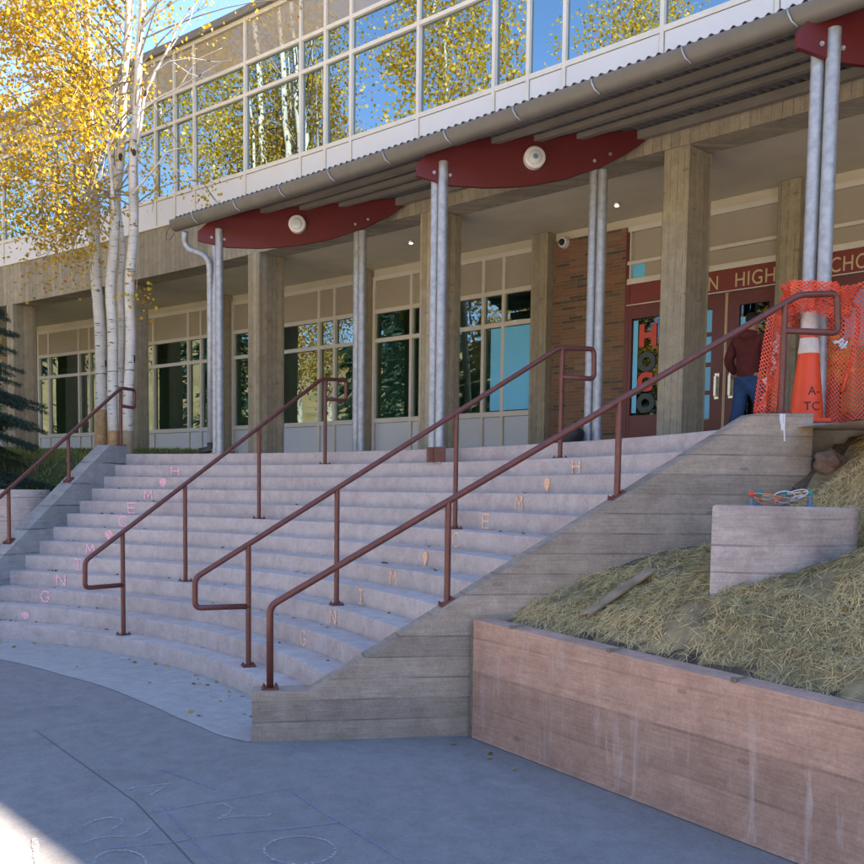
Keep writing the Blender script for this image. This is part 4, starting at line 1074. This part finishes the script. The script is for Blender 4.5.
# local frame: +y forwards (into the doors), +x right; the far leg is forward
BV = [((0, 0, .95), (.13, .10)), ((0, .0, 1.12), (.125, .095)), ((0, .01, 1.32), (.155, .11)), ((0, .02, 1.44), (.12, .085)), ((0, .035, 1.52), .055), ((0, .05, 1.58), .06), ((0, .06, 1.67), .088), ((0, .06, 1.74), .06),
      ((.10, 0, .90), .095), ((.11, .17, .52), .066), ((.11, .14, .10), .042), ((.115, .19, .035), .04), ((.115, .29, .03), .032),
      ((-.10, 0, .90), .095), ((-.105, -.05, .50), .066), ((-.105, -.30, .14), .042), ((-.105, -.30, .06), .04), ((-.105, -.20, .03), .032),
      ((.19, .02, 1.43), .062), ((.25, -.06, 1.16), .048), ((.23, .08, .96), .036), ((.225, .12, .88), .03), ((.22, .15, .82), .022),
      ((-.19, .02, 1.43), .062), ((-.27, -.05, 1.17), .048), ((-.22, .10, 1.00), .036), ((-.20, .15, .94), .03), ((-.18, .19, .90), .022),
      ((0, .145, 1.655), .018)]
BE = [(0, 1), (1, 2), (2, 3), (3, 4), (4, 5), (5, 6), (6, 7), (0, 8), (8, 9), (9, 10), (10, 11), (11, 12), (0, 13), (13, 14), (14, 15), (15, 16), (16, 17),
      (3, 18), (18, 19), (19, 20), (20, 21), (21, 22), (3, 23), (23, 24), (24, 25), (25, 26), (26, 27), (6, 28)]
skin_mesh('body', BV, BE, M['skin'], pb)
skin_mesh('sweatshirt', [((0, 0, .90), (.172, .142)), ((0, 0, 1.05), (.17, .135)), ((0, .01, 1.3), (.19, .14)), ((0, .02, 1.43), (.15, .11)), ((0, .02, 1.50), (.085, .085)),
      ((.20, .02, 1.42), .082), ((.26, -.06, 1.16), .068), ((.24, .075, .98), .052), ((-.20, .02, 1.42), .082), ((-.28, -.05, 1.17), .068), ((-.23, .09, 1.02), .052)],
      [(0, 1), (1, 2), (2, 3), (3, 4), (3, 5), (5, 6), (6, 7), (3, 8), (8, 9), (9, 10)], M['hoodie'], pb)
b = nb(); bmesh.ops.create_uvsphere(b, u_segments=14, v_segments=8, radius=.11, matrix=Matrix.Translation((0, -.045, 1.475)) @ Matrix.Diagonal((1.15, .7, .6, 1)))
o_ = obj('hood', b, M['hoodie'], None, smooth=True); o_.parent = pb
skin_mesh('jeans', [((0, -.005, 1.04), (.15, .125)), ((0, -.01, .90), (.155, .13)), ((.10, 0, .84), .108), ((.11, .165, .52), .082), ((.11, .13, .11), .066), ((-.10, 0, .84), .108), ((-.105, -.055, .50), .082), ((-.105, -.295, .15), .066)],
      [(0, 1), (1, 2), (2, 3), (3, 4), (1, 5), (5, 6), (6, 7)], M['jeans'], pb)
skin_mesh('hair', [((0, .03, 1.62), .09), ((0, .04, 1.70), .098), ((0, .055, 1.76), .07)], [(0, 1), (1, 2)], M['hair'], pb)
for vv in (((.115, .12, .04), (.115, .31, .03)), ((-.105, -.33, .07), (-.105, -.18, .03))):
    skin_mesh('shoe', [(vv[0], .055), (vv[1], .042)], [(0, 1)], M['shoe'], pb, 1)
pb.rotation_euler = (0, 0, math.radians(-4))

# ------------------------------------------------------------------ lawn left of the stair
def lawn_z(X, Y):
    R = np.hypot(X-CX, Y-CY); return np.interp(R, [6, 7.5, 8.6, 9.3, 9.9, 10.4, 12, 16, 20], [.05, .35, .8, 1.2, 1.75, 2.12, 2.33, 2.45, 2.47]) + .05*hnoise(X, Y)
V = []; F = []; vid = {}
gx_ = np.arange(-40, -8.5, .3); gy_ = np.arange(1.5, 12.4, .3)
for i, x in enumerate(gx_):
    for j, y in enumerate(gy_):
        s = (x-CX)*ln[0] + (y-CY)*ln[1]
        if s > .02 and y < fy(WN, x) + .4 and np.hypot(x-CX, y-CY) > 6.0:
            vid[i, j] = len(V); V.append((x, y, float(lawn_z(x, y))))
for (i, j) in list(vid):
    q = [(i, j), (i+1, j), (i+1, j+1), (i, j+1)]
    if all(k in vid for k in q): F.append([vid[k] for k in q])
M['lawnsoil'] = plain('lawn_soil', (.05, .065, .02), .95, var=.4, sc=5, bstr=.6)
struct('lawn', (V, F), M['lawnsoil'], smooth=True)
ng = 42000
X = rng.uniform(-24, -11.5, ng); Y = rng.uniform(3.4, 9.6, ng)
s = (X-CX)*ln[0] + (Y-CY)*ln[1]; ok = (s > .26) & (Y < -.00504*X*X + 11.6) & (np.hypot(X-CX, Y-CY) > 7.2)
X, Y = X[ok], Y[ok]; ng = len(X); hgt = rng.uniform(.03, .075, ng)
Cg = np.stack([X, Y, lawn_z(X, Y) + hgt*.8], 1); lean = rng.normal(0, .5, (ng, 2))
A = unit(np.stack([lean[:, 0], lean[:, 1], np.ones(ng)], 1))*hgt[:, None]; th_ = rng.uniform(0, 6.28, ng)
B = np.stack([np.cos(th_), np.sin(th_), 0*th_], 1)*rng.uniform(.004, .009, ng)[:, None]
tag(quads_mesh('lawn_grass', Cg, A, B, rng.uniform(0, 1, ng), M['grass']), 'short green grass of the lawn left of the stair', 'grass', kind='stuff')
# fallen leaves: on the lawn, on the treads and the plaza
Lc = []; 
for _ in range(420):
    x, y = rng.uniform(-20, -12.3), rng.uniform(4.2, 9)
    if (x-CX)*ln[0] + (y-CY)*ln[1] > .3 and y < fy(WN, x)-.2: Lc.append((x, y, float(lawn_z(x, y))+.06, rng.uniform(.6, 1)))
for k in range(2, 14):
    R = nose_R(k); a0 = cheek_angle(R, .3)
    for _ in range(12):
        q = rng.random(); t = (LANG - abs(rng.normal(0, .09)) - .02) if q < .55 else rng.uniform(a0, LANG-.02)
        rr = R + TR - rng.uniform(.02, .10); Lc.append((CX+rr*math.cos(t), CY+rr*math.sin(t), (14-k)*RI+.006, rng.uniform(0, .75)))
for _ in range(34):
    t = rng.uniform(math.radians(64), math.radians(118)); rr = R13 - rng.exponential(.28) - .03; Lc.append((CX+rr*math.cos(t), CY+rr*math.sin(t), .008, rng.uniform(.3, .95)))
for _ in range(4):
    q = rng.uniform(-.2, 1.0); p = rA + rd*q - rn*rng.uniform(.02, .3); Lc.append((p[0], p[1], .008, rng.uniform(0, 1)))
for _ in range(60):
    x, y = rng.uniform(-4, -1), rng.uniform(4.6, 6.8)
    if (x-cA[0])*cn[0] + (y-cA[1])*cn[1] < -.1: Lc.append((x, y, float(slope_z(x, y))+.03, rng.uniform(.5, 1)))
Lc = np.array(Lc); nl_ = len(Lc); th_ = rng.uniform(0, 6.28, nl_); sz = rng.uniform(.014, .028, nl_)
A = np.stack([np.cos(th_), np.sin(th_), rng.normal(0, .25, nl_)], 1)*sz[:, None]; B = np.stack([-np.sin(th_), np.cos(th_), rng.normal(0, .25, nl_)], 1)*(sz*.8)[:, None]
tag(quads_mesh('fallen_leaves', Lc[:, :3], A, B, Lc[:, 3], M['fallen']), 'scattered fallen aspen leaves on treads, paving and lawn', 'leaves', kind='stuff')

# ------------------------------------------------------------------ trees
def leaves_at(centres, radii, counts, size, flat=.8):
    C = []
    for c, r, k in zip(centres, radii, counts):
        C.append(np.array(c) + rng.normal(0, 1, (k, 3))*np.array([r, r, r*flat]))
    C = np.concatenate(C); n_ = len(C)
    nrm = unit(rng.normal(0, 1, (n_, 3)) + np.array([0, 0, -.1])); up = unit(np.cross(nrm, rng.normal(0, 1, (n_, 3)))); sd = np.cross(nrm, up)
    s = rng.uniform(.55, 1.3, n_)[:, None]*size
    return C, up*s, sd*s*.88
def bez(p0, p1, p2, n=8): return [p0*(1-t)**2 + p1*2*t*(1-t) + p2*t*t for t in np.linspace(0, 1, n)]
def aspen(name, label, trunk, rad, clumps, mats, limbs=(), dens=70, size=.034, crad=.27, group='aspens left of the stair', tape=None, tintmu=.55):
    base = trunk[0]; t = thing(name, tuple(base), label, 'tree', group)
    b = nb(); T = [np.array(p, float) for p in trunk]
    path = []; 
    for i in range(len(T)-1):
        for k in range(6): path.append(T[i] + (T[i+1]-T[i])*k/6)
    path.append(T[-1]); n_ = len(path)
    path = [p + np.array([.012*math.sin(i*.9+base[0]), .012*math.cos(i*.7), 0]) for i, p in enumerate(path)]
    rads = list(np.interp(np.linspace(0, 1, n_), np.linspace(0, 1, len(rad)), rad))
    tube(b, path, rads, 14)
    for L in limbs:
        P = [np.array(p, float) for p in L[0]]; q = []
        for i in range(len(P)-1):
            for k in range(4): q.append(P[i] + (P[i+1]-P[i])*k/4)
        q.append(P[-1]); tube(b, q, list(np.linspace(L[1], L[2], len(q))), 7)
    fix(b); tr = obj('trunk', b, M['bark'], t, smooth=True)
    if tape:
        b = nb(); pts = [p for p in path if p[2] < tape]; 
        if len(pts) < 2: pts = path[:3]
        tube(b, pts, [r*1.03 for r in rads[:len(pts)]], 14, cap=False); obj('trunk_wrap', fix(b), M['tape'], tr, smooth=True)
    # thin branches from the trunk out to every clump
    if len(clumps):
        b = nb(); zs = np.array([p[2] for p in path])
        for ci, c in enumerate(clumps):
            if ci % 5 not in (0, 3) and len(clumps) > 30: continue
            c = np.array(c); dz = np.hypot(c[0]-path[-1][0], c[1]-path[-1][1])*.8
            k = int(np.argmin(abs(zs - min(max(c[2] - dz, zs[n_//3] + rng.uniform(0, 3)), zs[-1])))); p0 = path[k]; mid = (p0+c)/2 + np.array([0, 0, .25*np.linalg.norm(c-p0)*.5]) + rng.normal(0, .08, 3)
            tube(b, bez(p0, mid, c, 7), list(np.linspace(min(.014, rads[k]*.5), .003, 7)), 5, cap=False)
            for _ in range(2):
                e = c + rng.normal(0, crad*.8, 3); tube(b, bez(c*.7+mid*.3, c*.9+e*.1, e, 4), [.006, .005, .004, .003], 4, cap=False)
        obj('branches', fix(b), M['twig'], t, smooth=True)
        C, A, B = leaves_at(clumps, rng.uniform(.7, 1.25, len(clumps))*crad, rng.integers(int(dens*.5), int(dens*1.5), len(clumps)), size)
        cr = quads_mesh('crown', C, A, B, np.clip(rng.normal(tintmu, .25, len(C)), 0, 1), mats, t)
    return t
def clump_field(poly, n, d0, d1):
    out = []; us = [p[0] for p in poly]; vs = [p[1] for p in poly]
    def inside(u, v):
        r = False; j = len(poly)-1
        for i in range(len(poly)):
            if (poly[i][1] > v) != (poly[j][1] > v) and u < (poly[j][0]-poly[i][0])*(v-poly[i][1])/(poly[j][1]-poly[i][1]) + poly[i][0]: r = not r
            j = i
        return r
    while len(out) < n:
        u, v = random.uniform(min(us), max(us)), random.uniform(min(vs), max(vs))
        if inside(u, v): out.append(at_d(u, v, random.uniform(d0, d1)))
    return out
def TP(lst, dep): return [at_d(u, v, dep) for u, v in lst]
D1, D2, D3 = 14.9, 14.5, 14.3
cl1 = clump_field([(-60, -40), (75, -40), (100, 60), (112, 120), (95, 150), (30, 150), (-60, 160)], 150, 13.4, 15.6) + clump_field([(-60, -330), (60, -330), (100, -40), (-60, -40)], 120, 13.4, 15.8)
cl1b = clump_field([(-40, 150), (30, 150), (95, 150), (100, 200), (80, 245), (40, 245), (-20, 215)], 62, 13.6, 15.2) + clump_field([(20, 240), (100, 240), (95, 290), (60, 300), (30, 285)], 17, 13.8, 15)
aspen('aspen_tree', 'leftmost golden aspen of the clump, pale tan trunk beside the stair wall', TP([(100, 462), (102, 400), (98, 300), (93, 210), (89, 130), (88, 40), (84, -80), (80, -220), (78, -320)], D1),
      [.092, .088, .085, .08, .07, .055, .045, .03, .015], cl1[:170], M['leaf'],
      [(TP([(90, 190), (85, 160), (60, 120), (35, 80), (20, 30)], D1), .03, .008), (TP([(96, 240), (86, 220), (60, 205), (40, 215)], D1-.3), .018, .005)], tape=3.0, size=.031, dens=84, crad=.22)
aspen('aspen_tree', 'middle white aspen trunk of the clump, marked with dark scars', TP([(114, 462), (113, 400), (111, 300), (113, 240), (119, 170), (123, 100), (127, 40), (128, -60), (128, -180), (127, -290)], D2),
      [.083, .08, .078, .075, .07, .06, .052, .04, .03, .014], cl1[170:] + clump_field([(95, -20), (118, 20), (110, 140), (95, 140)], 16, 14, 15) + cl1b[:40], M['leafgreen'],
      [(TP([(121, 130), (112, 90), (100, 50), (78, 20), (70, -10)], D2-.2), .03, .009), (TP([(114, 215), (110, 160), (104, 120), (85, 95), (55, 62), (25, 18)], D2-.4), .03, .006), (TP([(118, 180), (108, 150), (103, 128)], D2-.1), .022, .012),
       (TP([(122, 48), (132, 18), (134, -20)], D2-.1), .02, .01), (TP([(112, 125), (90, 100), (60, 80), (30, 55)], D2-.3), .018, .005)], dens=80, size=.03, crad=.24, tape=2.75)
cl3 = clump_field([(110, -300), (200, -300), (230, -120), (215, -15), (130, -15)], 70, 13.2, 15.2) + [at_d(u, v, 14.1) for u, v in ((150, 12), (156, 30), (172, 12), (208, 6), (205, 24), (178, 50), (150, 88), (162, 94), (203, 182), (208, 190), (214, 200), (198, 205), (160, 168), (158, 185), (152, 190), (300, 0), (250, 5), (140, 302), (137, 290), (132, 300), (146, 72))] 
aspen('aspen_tree', 'rightmost white aspen of the clump with bare limbs reaching over the facade', TP([(127, 462), (129, 400), (130, 300), (133, 220), (134, 144), (138, 80), (141, 20), (144, -60), (150, -170), (152, -270)], D3),
      [.08, .076, .074, .07, .066, .058, .05, .04, .028, .013], cl3 + cl1b[40:], M['leaf'],
      [(TP([(138, 145), (144, 98), (155, 72), (165, 55), (178, 26), (195, 4), (200, -20)], D3-.2), .026, .008), (TP([(136, 125), (140, 112), (158, 98), (178, 88), (205, 72), (225, 60)], D3-.3), .018, .004),
       (TP([(140, 30), (150, 18), (170, 4), (190, -8)], D3-.1), .026, .01), (TP([(132, 195), (146, 178), (158, 165), (166, 152), (180, 148), (204, 145)], D3-.2), .022, .005),
       (TP([(158, 166), (165, 160), (180, 172), (195, 184), (214, 206)], D3-.25), .012, .003), (TP([(155, 72), (168, 62), (190, 58), (216, 62), (232, 60)], D3-.4), .012, .003), (TP([(168, 52), (176, 40), (190, 20), (194, 6)], D3-.3), .012, .004),
       (TP([(170, 60), (190, 74), (205, 78), (228, 70)], D3-.3), .008, .003), (TP([(180, 86), (190, 70), (200, 58), (222, 48)], D3-.35), .008, .003)], dens=24, size=.03, crad=.16, tape=2.75, tintmu=.7)
aspen('aspen_tree', 'thin tan aspen stem half hidden behind the white trunks', TP([(121, 455), (121, 380), (121, 300), (122, 250), (118, 180), (112, 100), (108, 20)], 15.1), [.05, .047, .044, .04, .035, .026, .012], [], M['leaf'])
[o for o in bpy.data.objects if o.name.startswith('trunk') and o.type == 'MESH'][-1].data.materials[0] = M['tanbark']
# more aspens beyond the left edge of the photo, mirrored in the upper windows
def wild_aspen(label, x, y, h, ncl, spread, tm=.55):
    z0 = float(lawn_z(x, y)) if np.hypot(x-CX, y-CY) > 6 and x < CX else 0.0
    tr_ = [np.array([x + .12*math.sin(i*1.3+x), y + .1*math.cos(i*1.7+y), z0 + h*i/7]) for i in range(8)]
    cl = []
    for _ in range(ncl):
        f = random.uniform(.2 if x < -20 else .36, 1.0); r = spread*(1-abs(f-.55)/.62)*math.sqrt(random.random()); a = random.uniform(0, 6.28)
        cl.append(np.array([x + r*math.cos(a), y + r*math.sin(a), z0 + h*f]))
    aspen('aspen_tree', label, tr_, [.13, .12, .11, .09, .07, .05, .03, .012], cl, M['leaf'], dens=85, size=.045, crad=.36, group='golden aspens out of the frame, seen in the windows', tintmu=tm)
wild_aspen('tall golden aspen standing left of the stair foot, mirrored in the windows', -14.6, 1.9, 13.5, 140, 2.0, .6)
wild_aspen('golden aspen farther out on the left lawn, mirrored in the windows', -22.4, .9, 13, 190, 2.6, .6)
wild_aspen('broad golden aspen at the plaza edge, mirrored in the windows', -13.0, -3.5, 14.5, 150, 2.8, .55)
wild_aspen('golden aspen at the far end of the lawn, mirrored in the windows', -25.5, 4.2, 13, 110, 2.4, .45)
# spruce at the left edge
sp = np.array(at_d(-62, 430, 13.4)); sp[2] = float(lawn_z(sp[0], sp[1]))
t = thing('spruce_tree', tuple(sp), 'dark blue-green spruce with drooping boughs at the left edge', 'tree')
b = nb(); tube(b, [sp, sp + [0, 0, 2.6], sp + [.03, 0, 5.2]], [.12, .08, .01], 10); obj('trunk', fix(b), M['darkbark'], t, smooth=True)
b = nb(); NC = []; ND = []
for k in range(250):
    f = random.random()**.8; z = sp[2] + .25 + 4.7*f; L = (1.62*(1-f)**.75 + .12)*random.uniform(.8, 1.1); a = random.uniform(0, 6.28)
    d = np.array([math.cos(a), math.sin(a), 0]); p0 = np.array([sp[0], sp[1], z])
    P = [p0 + d*L*q + np.array([0, 0, .12*q*L - .42*q*q*L + (.10*q**4)*L]) for q in np.linspace(0, 1, 7)]
    tube(b, P, list(np.linspace(.018, .004, 7)), 5, cap=False)
    sd_v = np.array([-d[1], d[0], 0])
    for q in np.linspace(.2, 1, int(9*L)+3):
        c = p0 + d*L*q + np.array([0, 0, .12*q*L - .42*q*q*L + .10*q**4*L])
        for sgn in (-1, 1):
            l2 = .30*L*(1.08-q)+.07; e = c + (d*.55 + sd_v*sgn*.8 + np.array([0, 0, -.38]))*l2
            for w in np.linspace(.05, 1, 7):
                for _ in range(7):
                    NC.append(c + (e-c)*w + rng.normal(0, .016, 3)); ND.append(unit((e-c)*1.0/l2 + rng.normal(0, .55, 3)))
obj('boughs', fix(b), M['darkbark'], t, smooth=True)
NC = np.array(NC); ND = np.array(ND); nn_ = len(NC); sdv = unit(np.cross(ND, rng.normal(0, 1, (nn_, 3))))
quads_mesh('crown', NC, ND*rng.uniform(.018, .034, nn_)[:, None], sdv*.0035, rng.uniform(0, 1, nn_), M['needle'], t)

# conifers and an unseen ridge, mirrored in lower windows; ridge raised for warm bounce
def conifer(h, Rb):
    NC = []; ND = []; b = nb(); tube(b, [(0, 0, 0), (0, 0, h*.5), (0, 0, h)], [.16, .1, .01], 8)
    for k in range(int(h*34)):
        f = random.random()**.85; z = .5 + (h-.6)*f; L = Rb*(1-f)**.8 + .12; a = random.uniform(0, 6.28); d = np.array([math.cos(a), math.sin(a), 0])
        q = rng.uniform(.1, 1, 16)
        C = np.array([0, 0, z]) + d*(L*q)[:, None] + np.stack([0*q, 0*q, -.35*q*q*L], 1) + rng.normal(0, .07, (16, 3)); NC.append(C)
        ND.append(unit(d + np.array([0, 0, -.4]) + rng.normal(0, .5, (16, 3))))
    NC = np.concatenate(NC); ND = np.concatenate(ND); S_ = unit(np.cross(ND, rng.normal(0, 1, NC.shape)))
    return fix(b), NC, ND*rng.uniform(.14, .26, len(NC))[:, None], S_*.055
spots = [(-31, -6, 1.0), (-36, -1, .9), (-27, -12, 1.15), (-22, -17, 1.05), (-17, -20, 1.2), (-12, -23, 1.1), (-42, -9, 1.2), (-33, -19, 1.3), (-25, -25, 1.2), (-47, 1, 1.1), (-7, -22, .95), (-2, -24, 1.15), (4, -22, 1.0), (-14, -29, 1.35), (9, -25, 1.2)]
cb, NC, NA, NB_ = conifer(11.5, 2.5)
proto = thing('conifer_tree', (spots[0][0], spots[0][1], 0), 'tall dark conifer across the plaza, mirrored in the lower windows', 'tree', 'conifers across the plaza')
o0 = WLD[proto.name].copy(); WLD[proto.name] = Vector()
obj('trunk', cb, M['darkbark'], proto, smooth=True); quads_mesh('crown', NC, NA, NB_, rng.uniform(.2, 1, len(NC)), M['needle'], proto)
kids = list(proto.children)
for i, (x, y, sc_) in enumerate(spots):
    r = proto
    if i:
        r = proto.copy(); COL.objects.link(r)
        for ch in kids:
            c = ch.copy(); COL.objects.link(c); c.parent = r
    r.location = (x, y, -.1); r.scale = (sc_, sc_, sc_); r.rotation_euler = (0, 0, i*1.9)
V = []; F = []; nh = 60
for i in range(nh+1):
    a = math.radians(175 + 200*i/nh)
    for j, (R, z) in enumerate(((75, -.5), (105, 9), (150, 27), (220, 46), (330, 50))):
        V.append((R*math.cos(a), R*math.sin(a), z*(1 + .25*math.sin(a*5+j) + .15*math.sin(a*11)) if j else z))
for i in range(nh):
    for j in range(4): F.append((i*5+j, i*5+j+1, (i+1)*5+j+1, (i+1)*5+j))
M['bounce_hill'] = concrete('tan_bounce_hill', (.20, .17, .08), (.40, .30, .16), stain=(.05, .065, .03), stain_amt=.9, pit=.1)
nt_h = M['bounce_hill'].node_tree
for nd in nt_h.nodes:
    if nd.type == 'MAPPING': nd.inputs['Scale'].default_value = (.07, .07, .12)
struct('bounce_hills', (V, F), M['bounce_hill'], smooth=True)  # unseen hills, heightened and tanned to bounce warm light and block low sky

# ------------------------------------------------------------------ light, sky, camera
AZ, EL = math.radians(40), math.radians(43.5)
sd = Vector((math.sin(AZ)*math.cos(EL), math.cos(AZ)*math.cos(EL), math.sin(EL)))
sl = bpy.data.lights.new('sun', 'SUN'); sl.energy = 4.6; sl.angle = math.radians(.53); sl.color = (1, .89, .74)
so = bpy.data.objects.new('sun', sl); COL.objects.link(so); so.rotation_euler = sd.to_track_quat('Z', 'Y').to_euler(); so.location = (20, 30, 40)
w = bpy.data.worlds.new('World'); scn.world = w; w.use_nodes = True
nt = w.node_tree; sky = nt.nodes.new('ShaderNodeTexSky'); sky.sky_type = 'NISHITA'; sky.sun_disc = False
sky.sun_elevation = EL; sky.sun_rotation = AZ; sky.altitude = 2800; sky.air_density = 1.0; sky.dust_density = .15; sky.ozone_density = 2.6
nt.links.new(sky.outputs[0], nt.nodes['Background'].inputs[0]); nt.nodes['Background'].inputs[1].default_value = .125

cam = bpy.data.cameras.new('camera'); co = bpy.data.objects.new('camera', cam); COL.objects.link(co); scn.camera = co
cam.sensor_width = 36; cam.lens = FPX/864*36; cam.shift_y = (CYP-432)/864; cam.clip_start = .05; cam.clip_end = 2000
R3 = Matrix((tuple(RM[0]), tuple(-RM[1]), tuple(-RM[2]))).transposed()
co.matrix_world = Matrix.Translation((0, 0, EYE)) @ R3.to_4x4()
vs_ = scn.view_settings; vs_.view_transform = 'Standard'; vs_.look = 'None'; vs_.gamma = 1; vs_.exposure = 2.38; vs_.use_curve_mapping = False
scn.cycles.max_bounces = 8; scn.cycles.diffuse_bounces = 4; scn.cycles.transparent_max_bounces = 12; scn.cycles.glossy_bounces = 4
scn.cycles.sample_clamp_indirect = 6
